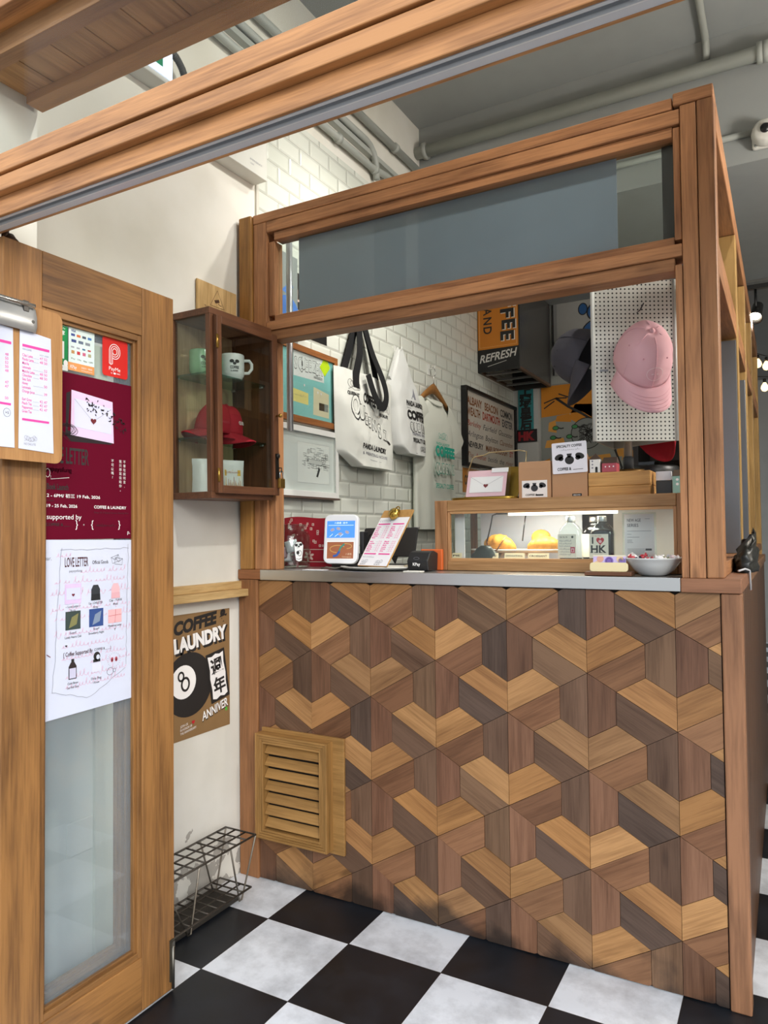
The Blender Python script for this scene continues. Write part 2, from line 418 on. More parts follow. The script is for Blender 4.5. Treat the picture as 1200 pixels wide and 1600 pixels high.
def plaster_material():
    m = bpy.data.materials.new('white_plaster'); m.use_nodes = True
    n, l = m.node_tree.nodes, m.node_tree.links; b = n['Principled BSDF']
    geo = n.new('ShaderNodeNewGeometry')
    a = n.new('ShaderNodeTexNoise'); a.inputs['Scale'].default_value = 2.2; a.inputs['Detail'].default_value = 8; l.new(geo.outputs['Position'], a.inputs['Vector'])
    r = n.new('ShaderNodeValToRGB'); l.new(a.outputs['Fac'], r.inputs[0])
    r.color_ramp.elements[0].position = .3; r.color_ramp.elements[0].color = lin('#d3cfc2'); r.color_ramp.elements[1].position = .6; r.color_ramp.elements[1].color = lin('#e4e1d8')
    # flaked patches near the skirting
    p = n.new('ShaderNodeTexNoise'); p.inputs['Scale'].default_value = 9; p.inputs['Detail'].default_value = 7; l.new(geo.outputs['Position'], p.inputs['Vector'])
    s = n.new('ShaderNodeSeparateXYZ'); l.new(geo.outputs['Position'], s.inputs[0])
    mr = n.new('ShaderNodeMapRange'); l.new(s.outputs['Z'], mr.inputs[0]); mr.inputs[1].default_value = .42; mr.inputs[2].default_value = .08; mr.inputs[3].default_value = -.3; mr.inputs[4].default_value = .14
    ad = n.new('ShaderNodeMath'); ad.operation = 'ADD'; l.new(p.outputs['Fac'], ad.inputs[0]); l.new(mr.outputs[0], ad.inputs[1])
    my = n.new('ShaderNodeMapRange'); l.new(s.outputs['Y'], my.inputs[0]); my.inputs[1].default_value = 1.6; my.inputs[2].default_value = 1.75; my.inputs[3].default_value = -.5; my.inputs[4].default_value = 0
    a2 = n.new('ShaderNodeMath'); a2.operation = 'ADD'; l.new(ad.outputs[0], a2.inputs[0]); l.new(my.outputs[0], a2.inputs[1]); ad = a2
    gt = n.new('ShaderNodeMath'); gt.operation = 'GREATER_THAN'; l.new(ad.outputs[0], gt.inputs[0]); gt.inputs[1].default_value = .6
    mx = n.new('ShaderNodeMix'); mx.data_type = 'RGBA'; l.new(gt.outputs[0], mx.inputs[0]); l.new(r.outputs[0], mx.inputs[6]); mx.inputs[7].default_value = lin('#a9a49b')
    l.new(mx.outputs[2], b.inputs['Base Color']); b.inputs['Roughness'].default_value = .7; b.inputs['Specular IOR Level'].default_value = .3
    bp = n.new('ShaderNodeBump'); bp.inputs['Strength'].default_value = .3; bp.inputs['Distance'].default_value = .004
    sb = n.new('ShaderNodeMath'); sb.operation = 'SUBTRACT'; l.new(a.outputs['Fac'], sb.inputs[0]); l.new(gt.outputs[0], sb.inputs[1])
    l.new(sb.outputs[0], bp.inputs['Height']); l.new(bp.outputs[0], b.inputs['Normal'])
    return m
def tile_material():
    m = bpy.data.materials.new('bevelled_metro_tile'); m.use_nodes = True
    n, l = m.node_tree.nodes, m.node_tree.links; b = n['Principled BSDF']
    geo = n.new('ShaderNodeNewGeometry'); s = n.new('ShaderNodeSeparateXYZ'); c = n.new('ShaderNodeCombineXYZ')
    l.new(geo.outputs['Position'], s.inputs[0]); l.new(s.outputs['Y'], c.inputs[0]); l.new(s.outputs['Z'], c.inputs[1])
    def brick(mort, smooth):
        k = n.new('ShaderNodeTexBrick'); l.new(c.outputs[0], k.inputs['Vector']); k.inputs['Scale'].default_value = 1
        k.inputs['Brick Width'].default_value = .1505; k.inputs['Row Height'].default_value = .0737; k.offset = .5
        k.inputs['Mortar Size'].default_value = mort; k.inputs['Mortar Smooth'].default_value = smooth
        return k
    k1 = brick(.0016, .1); k2 = brick(.012, 1.0)
    k1.inputs['Color1'].default_value = lin('#dcded4'); k1.inputs['Color2'].default_value = lin('#d3d6cb'); k1.inputs['Mortar'].default_value = lin('#b3b3a8')
    l.new(k1.outputs['Color'], b.inputs['Base Color']); b.inputs['Roughness'].default_value = .14
    iv = n.new('ShaderNodeMath'); iv.operation = 'SUBTRACT'; iv.inputs[0].default_value = 1; l.new(k2.outputs['Fac'], iv.inputs[1])
    bp = n.new('ShaderNodeBump'); bp.inputs['Strength'].default_value = .9; bp.inputs['Distance'].default_value = .004
    l.new(iv.outputs[0], bp.inputs['Height']); l.new(bp.outputs[0], b.inputs['Normal'])
    return m
PLASTER = plaster_material()
wl_ = struct(MB().box(-1.98, XW, .85, 6.7, 0, 3.53, PLASTER).build('wall_left'))
MB().box(XW, XW+.006, 2.205, 5.25, 0, 2.975, tile_material()).build('tile_cladding', wl_)
MB().box(XW, XW+.008, 2.19, 2.205, 0, 2.6, plain('#cdcabf', .6)).build('edge_trim', wl_)
struct(MB().box(XW, -1.602, .85, 1.13, 0, 3.53, PLASTER).build('trim_1'))
struct(MB().box(1.72, 1.9, .85, 9.2, 0, 3.53, WHITE).build('wall_right'))
struct(MB().box(XW, -.21, 5.25, 5.4, 0, 2.905, GREYW).build('wall_back'))
struct(MB().box(-1.98, 1.9, 9.0, 9.2, 0, 2.905, plain('#b5b3ab', .8)).build('wall_back_aisle'))
struct(MB().box(-1.98, 1.9, .85, 3.65, 3.53, 3.62, CEIL).build('ceiling'))
struct(MB().box(-1.98, 1.9, 3.65, 9.2, 2.905, 3.62, CEIL).build('ceiling_beam'))
struct(MB().box(-1.98, 1.9, 5.4, 9.2, 2.89, 2.905, DARKG).build('ceiling_back'))
# facade over the shop front
struct(MB().box(-6, -1.602, .80, .852, -.17, 3.7, plain('#b9b6ae', .8)).build('wall_front_left'))
struct(MB().box(1.68, 6, .80, .99, -.17, 3.7, plain('#b9b6ae', .8)).build('wall_front_right'))
struct(MB().box(-1.98, 1.9, .853, .99, 2.45, 3.62, plain('#b0aca3', .8)).build('wall_front'))

# timber header with the door track, and the fixed light above it
hd = root_struct('door_header', (-.05, .95, 1.9))
for nm, y0, y1, z0, z1 in (('head_beam', .893, .968, 1.979, 2.018), ('groove_filler', .906, .968, 1.975, 1.979), ('head_beam', .897, .968, 1.944, 1.975), ('fascia_board', .914, .922, 1.905, 1.944),
                           ('back_board', .9625, .968, 1.902, 1.944)):
    MB().box(-1.6, 1.68, y0, y1, z0, z1, beam_wood('X') if nm != 'groove_filler' else plain('#2e1c12', .8)).build(nm, hd, .002 if nm != 'groove_filler' else 0)
tr = MB(); alu = plain('#dcdee2', .4, .15)
tr.box(-1.6, 1.68, .9225, .929, 1.905, 1.925, alu); tr.box(-1.6, 1.68, .946, .962, 1.904, 1.925, alu); tr.box(-1.6, 1.68, .9225, .962, 1.925, 1.929, plain('#4a4d50', .4, .3))
tr.box(-1.6, 1.68, .9435, .946, 1.904, 1.910, plain('#f2f3f4', .3, .3))
tr.build('door_track', hd)
for z0, z1, y0 in ((2.338, 2.39, .905), (2.392, 2.45, .895)):
    MB().box(-1.6, 1.68, y0, .99, z0, z1, beam_wood('X')).build('top_beam', hd, .002)
w1 = root_struct('window_1', (-.05, .95, 2.014))
MB().box(-1.6, 1.68, .947, .952, 2.0195, 2.339, glass('#f8faf9', 1.45, 0, 'header_glass', .12)).build('pane', w1)
sf = root_struct('soffit', (-.05, 1.06, 2.3))
m = MB(); x = -1.593
while x < 1.6:
    m.box(x+.001, min(x+.107, 1.6), .99, 1.13, 2.305, 2.32, wood('#b98a58', '#7d5632', 'Y', .55, 1.0, .6, 'soffit_board')); x += .109
m.build('plank', sf, .001)
MB().box(-1.585, 1.6, 1.088, 1.132, 2.283, 2.305, wood('#b98652', '#84592f', 'X', .55, 1, .4, 'soffit_batten')).build('batten', sf, .001)
MB().box(-1.593, 1.6, .954, .989, 2.292, 2.345, wood('#b08058', '#7a5338', 'X', .55, 1, .3, 'soffit_batten')).build('front_board', sf, .001)

# rails and conduits of the building
struct(MB().box(XW, XW+.05, 1.2, FY-.002, 1.012, 1.038, ply_wood('Y')).box(XW, XW+.018, 1.2, FY-.002, 1.038, 1.066, ply_wood('Y')).build('trim_2', None, .002))
PIPE = plain('#a3a69f', .45)
def pipe(name, pts, r, mat=PIPE, clips=()):
    mb = MB().tube(pts, r, mat, 12)
    for c, ax in clips:
        if ax == 'X': mb.lathe([(r*1.35, -.012), (r*1.35, .012)], mat, c, 14, axis='X')
        else: mb.lathe([(r*1.35, -.012), (r*1.35, .012)], mat, c, 14, axis='Y')
    return mb.build(name)
tag(pipe('drain_pipe', [(XW+.002, 3.61, 3.37), (1.0, 3.61, 3.37), (1.7, 3.61, 3.37)], .034, PIPE, [((-1.72, 3.61, 3.37), 'X'), ((-.06, 3.61, 3.37), 'X'), ((-.035, 3.61, 3.37), 'X')]),
    'thick grey painted pipe running along the face of the ceiling beam', 'pipe')
tag(pipe('conduit_pipe', [(-1.4, 3.634, 3.03), (-.08, 3.634, 3.03)], .014), 'thin grey conduit low on the beam, ending at the white ceiling device', 'pipe')
tag(pipe('conduit_pipe', [(-.28, 1.3, 3.512), (-.28, 3.60, 3.512), (-.28, 3.632, 3.49), (-.28, 3.632, 3.42)], .016), 'thin grey conduit crossing the flat ceiling towards the beam', 'pipe')
tag(pipe('conduit_pipe', [(-1.75, 1.2, 3.04), (-1.75, 2.9, 3.04), (-1.75, 3.06, 3.04), (-1.75, 3.2, 3.06), (-1.75, 3.64, 3.06)], .017, PIPE, [((-1.75, 2.75, 3.04), 'Y'), ((-1.75, 3.08, 3.04), 'Y')]),
    'lowest grey conduit along the left wall, just above the white tiles', 'pipe')
tag(pipe('conduit_pipe', [(-1.75, 1.2, 3.15), (-1.75, 3.0, 3.15)]+[(-1.75, 3.0+.1*math.sin(a), 3.05+.1*math.cos(a)) for a in (.4, .8, 1.2, PI/2)]+[(-1.75, 3.1, 3.0)], .017),
    'grey conduit on the left wall that bends down in a curve', 'pipe')
tag(pipe('conduit_pipe', [(-1.75, 1.2, 3.25), (-1.75, 3.64, 3.25)], .019, PIPE, [((-1.75, 3.3, 3.25), 'Y'), ((-1.75, 2.6, 3.25), 'Y')]),
    'topmost straight grey conduit along the left wall', 'pipe')
struct(MB().box(XW, XW+.03, 1.2, 3.65, 3.10, 3.125, PIPE).build('trim_3'))

# doors: a folding pair standing open against the left wall
def door_leaf(name, x0, x1, y0, y1, with_pane=True):
    d = root_struct(name, ((x0+x1)/2, (y0+y1)/2, 0))
    z1 = 1.897; a, bq = .097, .112
    for s0, s1 in ((y0, y0+a), (y1-bq, y1)): MB().box(x0, x1, s0, s1, .006, z1, door_wood('Z')).build('stile', d, .003)
    MB().box(x0, x1-.001, y0+a, y1-bq, z1-.130, z1, door_wood('Y')).build('rail', d, .002)
    MB().box(x0, x1-.001, y0+a, y1-bq, .006, .142, door_wood('Y')).build('rail', d, .002)
    gy0, gy1, gz0, gz1 = y0+a, y1-bq, .142, z1-.130
    b = MB(); t = .012
    for k, xx in ((0, x1-.004), (1, x1-.012)):
        o = k*.008
        b.box(xx-.012, xx, gy0+o, gy0+o+t, gz0, gz1, door_wood('Z')); b.box(xx-.012, xx, gy1-o-t, gy1-o, gz0, gz1, door_wood('Z'))
        b.box(xx-.012, xx, gy0+o+t, gy1-o-t, gz0+o, gz0+o+t+.004, door_wood('Y')); b.box(xx-.012, xx, gy0+o+t, gy1-o-t, gz1-o-t-.004, gz1-o, door_wood('Y'))
    b.build('glazing_bead', d, .0015)
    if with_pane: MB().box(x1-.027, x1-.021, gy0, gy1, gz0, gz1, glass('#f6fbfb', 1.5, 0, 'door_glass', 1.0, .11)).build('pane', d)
    return d
d1 = door_leaf('door_1', -1.530, -1.487, .967, 1.471)
iron = plain('#3c2c22', .5, .6)
hg = MB(); hg.tube([(-1.507, .985, 1.893), (-1.507, .985, 1.925)], .008, iron); hg.lathe([(.016, 0), (.02, .006), (.014, .012), (.009, .02)], iron, (-1.507, .995, 1.893), 14)
hg.build('pivot_hanger', d1)
bl = MB(); bl.box(-1.487, -1.482, 1.452, 1.467, .03, .14, plain('#5e5a50', .5, .8)); bl.tube([(-1.480, 1.459, .012), (-1.480, 1.459, .125)], .004, plain('#77736a', .4, .9)); bl.box(-1.486, -1.478, 1.455, 1.464, .12, .137, plain('#77736a', .4, .9))
bl.build('flush_bolt', d1)
d2 = door_leaf('door_2', -1.594, -1.551, .967, 1.471, False)
struct(MB().box(XW, XW+.004, 1.352, 1.44, .335, .43, PLASTER).build('trim_4', None, .002))
struct(MB().box(XW, XW+.010, 1.442, 1.54, 0, 1.0, plain('#d6d3c4', .7)).build('trim_5'))

# ------------------------------------------------------------------ service counter with the patchwork timber front
CT = 1.108                                    # worktop height
ctr = thing('service_counter', 'tall shop counter clad in angular pieces of reclaimed timber with a steel top', 'counter', (-.94, FY+.3, 0))
def clip(poly, axis, val, keep_less):
    out = []
    for i in range(len(poly)):
        a, b = poly[i], poly[(i+1) % len(poly)]
        ia = (a[axis] <= val) == keep_less; ib = (b[axis] <= val) == keep_less
        if ia: out.append(a)
        if ia != ib:
            t = (val-a[axis])/(b[axis]-a[axis]); out.append((a[0]+(b[0]-a[0])*t, a[1]+(b[1]-a[1])*t))
    return out
def cladding(mb, x0, x1, z0, z1, mat):
    V = .275; D = V*math.sqrt(3)/2; rg = random.Random(11)
    P = lambda i, j: (-1.2205+i*D*.998, .970+(j+(.5 if i % 2 else 0))*V)
    light = ['#a97c4d', '#a27445', '#b08354', '#9d7146', '#96704b']; mid = ['#805a3d', '#79543b', '#875f42', '#755138', '#8a6345']; dark = ['#654c3b', '#6d523f', '#5e493c', '#735740', '#57453a']
    redm = ['#795540', '#73503c', '#805b44', '#6c4c38']
    for i in range(-3, 8):
        for j in range(-6, 3):
            p = P(i, j); pu = P(i, j+1)
            zj = p[1]+V/2
            for side in (1, -1):
                q = (p[0]+side*D*.998, zj)
                # side=+1: vertical edge on the left, apex right; side=-1: mirrored
                A, B, C = pu, p, q
                G = ((A[0]+B[0]+C[0])/3, (A[1]+B[1]+C[1])/3)
                L = lambda s, e, t: (s[0]+(e[0]-s[0])*t, s[1]+(e[1]-s[1])*t)
                if side == 1:   # vertical long from top A; '\' edge A-C long from C; '/' edge B-C long from B
                    pcs = [([A, L(A, C, 1/3), G, L(A, B, 2/3)], (0, 1), redm), ([C, L(C, B, 1/3), G, L(C, A, 2/3)], (C[0]-A[0], C[1]-A[1]), dark), ([B, L(B, A, 1/3), G, L(B, C, 2/3)], (C[0]-B[0], C[1]-B[1]), light)]
                else:           # vertical A(top) B, apex left C: '/' edge C-A long from C ; '\' edge C-B long from B
                    pcs = [([A, L(A, C, 1/3), G, L(A, B, 2/3)], (0, 1), dark), ([C, L(C, B, 1/3), G, L(C, A, 2/3)], (A[0]-C[0], A[1]-C[1]), mid), ([B, L(B, A, 1/3), G, L(B, C, 2/3)], (B[0]-C[0], B[1]-C[1]), light)]
                for poly, g, tones in pcs:
                    for axis, val, less in ((0, x1, True), (0, x0, False), (1, z1, True), (1, z0, False)):
                        if poly: poly = clip(poly, axis, val, less)
                    if len(poly) < 3: continue
                    ar = sum(poly[k][0]*poly[(k+1) % len(poly)][1]-poly[(k+1) % len(poly)][0]*poly[k][1] for k in range(len(poly)))/2
                    if abs(ar) < 2e-4: continue
                    if ar < 0: poly = poly[::-1]
                    cx = sum(q_[0] for q_ in poly)/len(poly); cz = sum(q_[1] for q_ in poly)/len(poly)
                    n = len(poly); ins = []
                    for k in range(n):
                        a, b, c = Vector(poly[k-1]), Vector(poly[k]), Vector(poly[(k+1) % n])
                        e1 = (b-a); e2 = (c-b)
                        if e1.length < 1e-6 or e2.length < 1e-6: ins.append(tuple(b)); continue
                        n1 = Vector((-e1.y, e1.x)).normalized(); n2 = Vector((-e2.y, e2.x)).normalized()
                        bis = n1+n2; ln = max(.25, bis.length_squared/2)
                        ins.append(tuple(b+bis/2/ln*.0013))
                    dep = rg.uniform(-.0012, .0012)
                    vs = [(a, FY+dep, c) for a, c in ins]+[(a, FY+.012, c) for a, c in ins]
                    f0 = len(mb.f)
                    mb.add(vs, [tuple(range(n))]+[(k, n+k, n+(k+1) % n, (k+1) % n) for k in range(n)], mat)
                    gx, gz = g; gl = math.hypot(gx, gz); gx, gz = gx/gl, gz/gl
                    ou, ov = rg.uniform(0, 30), rg.uniform(0, 30)
                    uvs = [((a*gx+c*gz)+ou, (-a*gz+c*gx)+ov) for a, c in ins]
                    t = lin(rg.choice(tones)); k_ = rg.uniform(.86, 1.12); t = (min(1, t[0]*k_), min(1, t[1]*k_), min(1, t[2]*k_), 1)
                    mb.uv[f0] = uvs; mb.tone[f0] = t
                    for k in range(n):
                        mb.uv[f0+1+k] = [uvs[k], uvs[k], uvs[(k+1) % n], uvs[(k+1) % n]]; mb.tone[f0+1+k] = t
    return mb
CLAD = wood('#ffffff', '#a89c92', 'X', .5, 1.0, .6, 'reclaimed_timber', .3, uv=True, attr=True, scuff=True)
fm = cladding(MB(), -1.688, -.158, .003, 1.070, CLAD)
fm.build('timber_front', ctr)
MB().box(-1.69, -.156, FY+.010, FY+.03, .0, 1.07, plain('#1c1612', .9)).build('backing_board', ctr)
MB().box(-1.775, -1.690, FY-.008, FY+.06, 0, 1.072, wood('#9a6a44', '#60402a', 'Z', .5, 1, .4, 'post_timber')).build('end_post', ctr, .003)
MB().box(-.156, -.106, FY-.006, FY+.05, 0, 1.069, wood('#93684a', '#61422e', 'Z', .5, 1, .4, 'post_timber')).build('corner_post', ctr, .004)
def steel_material():
    m = bpy.data.materials.new('brushed_steel'); m.use_nodes = True
    n, l = m.node_tree.nodes, m.node_tree.links; b = n['Principled BSDF']
    t = n.new('ShaderNodeTexCoord'); mp = n.new('ShaderNodeMapping'); mp.inputs['Scale'].default_value = (1.5, 3, 260); l.new(t.outputs['Object'], mp.inputs[0])
    a = n.new('ShaderNodeTexNoise'); a.inputs['Scale'].default_value = 1; a.inputs['Detail'].default_value = 3; l.new(mp.outputs[0], a.inputs[0])
    b.inputs['Base Color'].default_value = lin('#c9c8c4'); b.inputs['Metallic'].default_value = 1
    mr = n.new('ShaderNodeMapRange'); l.new(a.outputs['Fac'], mr.inputs[0]); mr.inputs[3].default_value = .22; mr.inputs[4].default_value = .42; l.new(mr.outputs[0], b.inputs['Roughness'])
    bp = n.new('ShaderNodeBump'); bp.inputs['Strength'].default_value = .08; l.new(a.outputs['Fac'], bp.inputs['Height']); l.new(bp.outputs[0], b.inputs['Normal'])
    return m
STEEL = steel_material()
MB().box(-1.674, -.254, FY-.010, FY+.50, 1.072, CT, STEEL).build('steel_worktop', ctr, .001)
MB().box(-1.776, -1.675, FY-.011, FY+.10, 1.073, CT, wood('#9c6640', '#663f26', 'X', .5, 1, .3, 'post_timber')).build('worktop_end', ctr, .002)
MB().box(-.253, -.106, FY-.012, FY+.5, 1.070, CT, wood('#93664a', '#61412e', 'X', .5, 1, .3, 'post_timber')).build('worktop_end', ctr, .003)
sd = MB()
for k in range(18): sd.box(-.136, -.112, FY+.052+k*.12, FY+.170+k*.12, 0, 1.069, wood('#5f4029', '#38251a', 'Z', .45, 1, .4, 'side_timber'))
sd.build('side_boarding', ctr, .002)
MB().box(-.25, -.104, FY+.5, 4.26, 1.070, CT, wood('#8a6647', '#5a3d28', 'Y', .5, 1, .3, 'post_timber')).build('side_ledge', ctr, .003)
MB().box(-1.60, -.14, FY+.42, FY+.46, .0, 1.07, plain('#4a4038', .7)).build('back_panel', ctr)

# timber screen standing on the counter
scn = thing('timber_screen', 'brown timber framed screen with a glazed transom standing on the counter', 'screen', (-.95, FY+.04, CT))
def member(name, x0, x1, y0, y1, z0, z1, ax, bev=.003, mat=None):
    return MB().box(x0, x1, y0, y1, z0, z1, mat or post_wood(ax)).build(name, scn, bev)
Y0 = FY
member('post', -1.766, -1.708, Y0-.012, Y0+.07, CT, 2.416, 'Z', .005, wood('#a8793f', '#6e4a24', 'Z', .5, 1, .4, 'post_timber'))
member('post', -1.706, -1.646, Y0, Y0+.07, CT, 2.383, 'Z')
member('jamb_bead', -1.645, -1.616, Y0+.012, Y0+.06, CT, 1.94, 'Z')
member('jamb_bead', -1.645, -1.616, Y0+.012, Y0+.06, 2.035, 2.31, 'Z')
member('jamb_bead', -.250, -.232, Y0-.002, Y0+.06, CT, 1.955, 'Z', .002)
member('jamb_bead', -.250, -.232, Y0+.004, Y0+.06, 2.025, 2.335, 'Z', .002)
member('post', -.230, -.190, Y0-.004, Y0+.07, CT, 2.388, 'Z', .002)
member('post', -.188, -.146, Y0-.006, Y0+.07, CT, 2.389, 'Z', .004)
member('top_beam', -1.706, -.249, Y0-.002, Y0+.08, 2.384, 2.417, 'X', .003)
member('top_beam', -.247, -.146, Y0-.008, Y0+.08, 2.390, 2.424, 'X', .004)
member('head_rail', -1.645, -.231, Y0, Y0+.07, 2.342, 2.383, 'X', .003)
member('head_bead', -1.616, -.251, Y0+.008, Y0+.06, 2.312, 2.341, 'X', .002)
member('middle_rail', -1.645, -.231, Y0-.002, Y0+.07, 1.978, 2.012, 'X', .003)
member('sill_bead', -1.616, -.251, Y0+.010, Y0+.06, 2.013, 2.036, 'X', .002)
member('middle_rail', -1.645, -.251, Y0+.004, Y0+.07, 1.942, 1.977, 'X', .003)
tp = MB().box(-1.616, -.250, Y0+.036, Y0+.041, 2.030, 2.315, glass('#eef3f2')).build('transom_pane', scn)
MB().box(-1.532, -.408, Y0+.046, Y0+.048, 2.022, 2.318, plain('#a2a9b8', .4)).build('grey_backing_sheet', scn)['label'] = 'blue-grey sheet fixed behind the transom glass'
member('black_edge_strip', -.285, -.252, Y0+.046, Y0+.06, 2.03, 2.31, 'Z', .001, plain('#26282b', .6))
# side run of the screen
for y0, y1 in ((2.97, 3.05), (3.62, 3.70), (4.28, 4.36), (5.16, 5.24)): member('side_post', -.206, -.146, y0, y1, CT if y1 < 4.3 else .0, 2.335, 'Z', .003, wood('#b8935a', '#7a5a30', 'Z', .5, 1, .4, 'side_post_timber'))
member('side_beam', -.206, -.146, Y0+.082, 5.24, 2.338, 2.420, 'Y')
for a, b in ((Y0+.072, 2.968), (3.052, 3.618), (3.702, 4.278), (4.362, 5.158)):
    member('side_rail', -.204, -.148, a, b, 1.945, 2.03, 'Y', .002)
    member('side_sill', -.204, -.148, a, b, CT+.001, CT+.04, 'Y', .002)
sp_mat = plain('#85878a', .35, .75)
for k, (y, lab) in enumerate(((2.925, 'tall steel panel just behind the corner post of the timber screen'), (3.57, 'second tall steel panel, further back along the side of the timber screen'))):
    p_ = MB().box(-.205, -.150, y, y+.03, CT+.042, 1.93-.03*k, sp_mat).build('steel_panel', None, .001)
    tag(p_, lab, 'panel', 'steel panels along the side screen')

# louvred vent low on the counter front
vn = thing('ventilation_grille', 'square plywood louvre vent low on the left of the patchwork counter front', 'vent', (-1.49, FY, .15))
MB().box(-1.668, -1.320, FY-.013, FY-.002, .155, .545, wood('#a67d48', '#77562c', 'X', .5, 1.5, .1, 'plywood')).build('back_plate', vn, .002)
fr_ = MB(); pl = wood('#9c7442', '#644722', 'Z', .5, 1, .1, 'plywood_edge'); ph = wood('#9c7442', '#644722', 'X', .5, 1, .1, 'plywood_edge')
y0, y1 = FY-.052, FY-.012
for k in range(4):
    o = k*.0085; yo = y0+k*.0012
    fr_.box(-1.668+o, -1.668+o+.0078, yo, y1, .168+o, .532-o, pl); fr_.box(-1.372-o, -1.372-o+.0078, yo, y1, .168+o, .532-o, pl)
    fr_.box(-1.660+o, -1.372-o, yo, y1, .168+o, .168+o+.0078, ph); fr_.box(-1.660+o, -1.372-o, yo, y1, .532-o-.0078, .532-o, ph)
fr_.build('frame', vn, .001)
sl = MB(); lm = wood('#a67d48', '#74522a', 'X', .5, 1, .2, 'louvre_timber')
for k in range(7):
    z = .222+k*.0425
    sl.bar((-1.633, FY-.030, z), (-1.400, FY-.030, z), .034, .007, lm, (0, -1, .75))
sl.build('louvre_slats', vn, .001)
MB().box(-1.634, -1.399, FY-.0150, FY-.0135, .19, .51, plain('#0b0a09', .9)).build('louvre_shade', vn)  # near-black sheet, paints the shade in the gaps between the slats

# ------------------------------------------------------------------ papers and stickers on the open door
DX = -1.5075                                  # outer face of the door glass
PAPER = plain('#d0d4e4', .7, 0, .2); INK = plain('#22201f', .6); PINK = plain('#e8409a', .6); GREYI = plain('#8b8b93', .6); ROSE = plain('#dfb8cf', .6)
WHITEI = plain('#f4f1ee', .6); RED = plain('#c02430', .5); DKRED = plain('#6d1420', .6)
def sheet_thing(name, fr, u1, v1, draw, label, cat, th=.0006, mat=PAPER, r=0.0, pts=None, group=None):
    mb = MB(); mb.slab(fr, 0, 0, u1, v1, th, mat, r, pts); draw(mb, fr)
    return tag(mb.build(name), label, cat, group)

def draw_burgundy(m, f):
    W, H = .281, .402
    m.text(f, 'dear,', .02, H-.022, .010, WHITEI, 1)
    # photograph of a pink book carrying an envelope
    sh = plain('#1b0a10', .7)
    m.poly(f, [(.076, .262), (.206, .252), (.206, .240), (.086, .236), (.070, .25), (.072, .352), (.084, .358)], sh, 1)
    m.poly(f, [(.084, .252), (.212, .244), (.208, .350), (.086, .362)], plain('#e3c9e6', .6), 2)
    m.poly(f, [(.094, .273), (.205, .266), (.203, .332), (.094, .343)], plain('#d9d9f0', .6), 3)
    m.line(f, [(.094, .341), (.148, .292), (.203, .330)], .0008, GREYI, 4)
    m.heart(f, .149, .293, .018, DKRED, 5)
    rg = random.Random(3)
    for k in range(70):
        t = rg.random(); u = .125+t*.125; v = .358-t*.075+rg.uniform(-.016, .016)-(.02 if u < .16 else 0)
        m.disc(f, u, v, rg.uniform(.002, .0045), rg.uniform(.001, .002), sh, 6, 6, rg.uniform(0, 3))
    for k in range(5): m.ring(f, .065+.004*k, .262+.004*(k % 2), .022, .012, .0009, sh, 6, 18)
    m.line(f, [(.02, .262), (.05, .255), (.08, .236), (.10, .243)], .001, sh, 6)
    m.text(f, 'LOVE LETTER', .018, .182, .040, INK, 2, w=.118, bold=.012)
    for k in range(2): m.text(f, 'papayafung', .019, .161, .011, WHITEI, 3, w=.068)
    m.ring(f, .022, .156, .006, .010, .0012, WHITEI, 3, 14); m.line(f, [(.030, .15), (.03, .142), (.08, .148)], .001, WHITEI, 3)
    m.text(f, 'Book Launch', .02, .118, .014, INK, 2, w=.058, bold=.02)
    m.text(f, '2 - 6PM/ 初三 19 Feb, 2026', .02, .100, .0075, WHITEI, 2, w=.150, bold=.012)
    m.text(f, 'Duration', .02, .090, .004, plain('#3f0d1c', .6), 2)
    m.text(f, '19 - 25 Feb, 2026', .02, .076, .0075, WHITEI, 2, w=.083, bold=.012)
    m.text(f, 'COFFEE & LAUNDRY', .152, .076, .0075, WHITEI, 2, w=.100, bold=.014)
    m.text(f, 'Shop 10, 4 Queen Street, Sheung Wan', .152, .064, .0042, plain('#3f0d1c', .6), 2, w=.108)
    m.text(f, 'supported by', .02, .048, .012, WHITEI, 2, w=.095)
    m.text(f, '{', .008, .028, .018, WHITEI, 2); m.text(f, 'COFFEE & ___', .018, .032, .007, INK, 2, w=.065, bold=.01); m.text(f, '}', .098, .028, .018, WHITEI, 2)
    m.text(f, '+', .120, .032, .006, WHITEI, 2); m.text(f, '{', .143, .028, .018, WHITEI, 2); m.scribble(f, .158, .22, .032, .006, plain('#3f0d1c', .6), 2, 5, .0008); m.text(f, '}', .226, .028, .018, WHITEI, 2)
    m.text(f, 'p.', .256, .012, .010, WHITEI, 2)
    for j, (col, uu) in enumerate((('不曾在說何言,', .246), ('我只想寫信給你。', .233), ('不可以嗎?', .208))):
        for k, ch in enumerate(col): m.text(f, ch, uu, .196-k*.0105, .0062, WHITEI, 2, al='M')
bf = face_x(DX+.001, 1.070, 1.229)
sheet_thing('burgundy_poster', bf, .281, .402, draw_burgundy, 'burgundy book launch poster with an envelope photograph on the door glass', 'poster', mat=plain('#600822', .7, 0, .08))

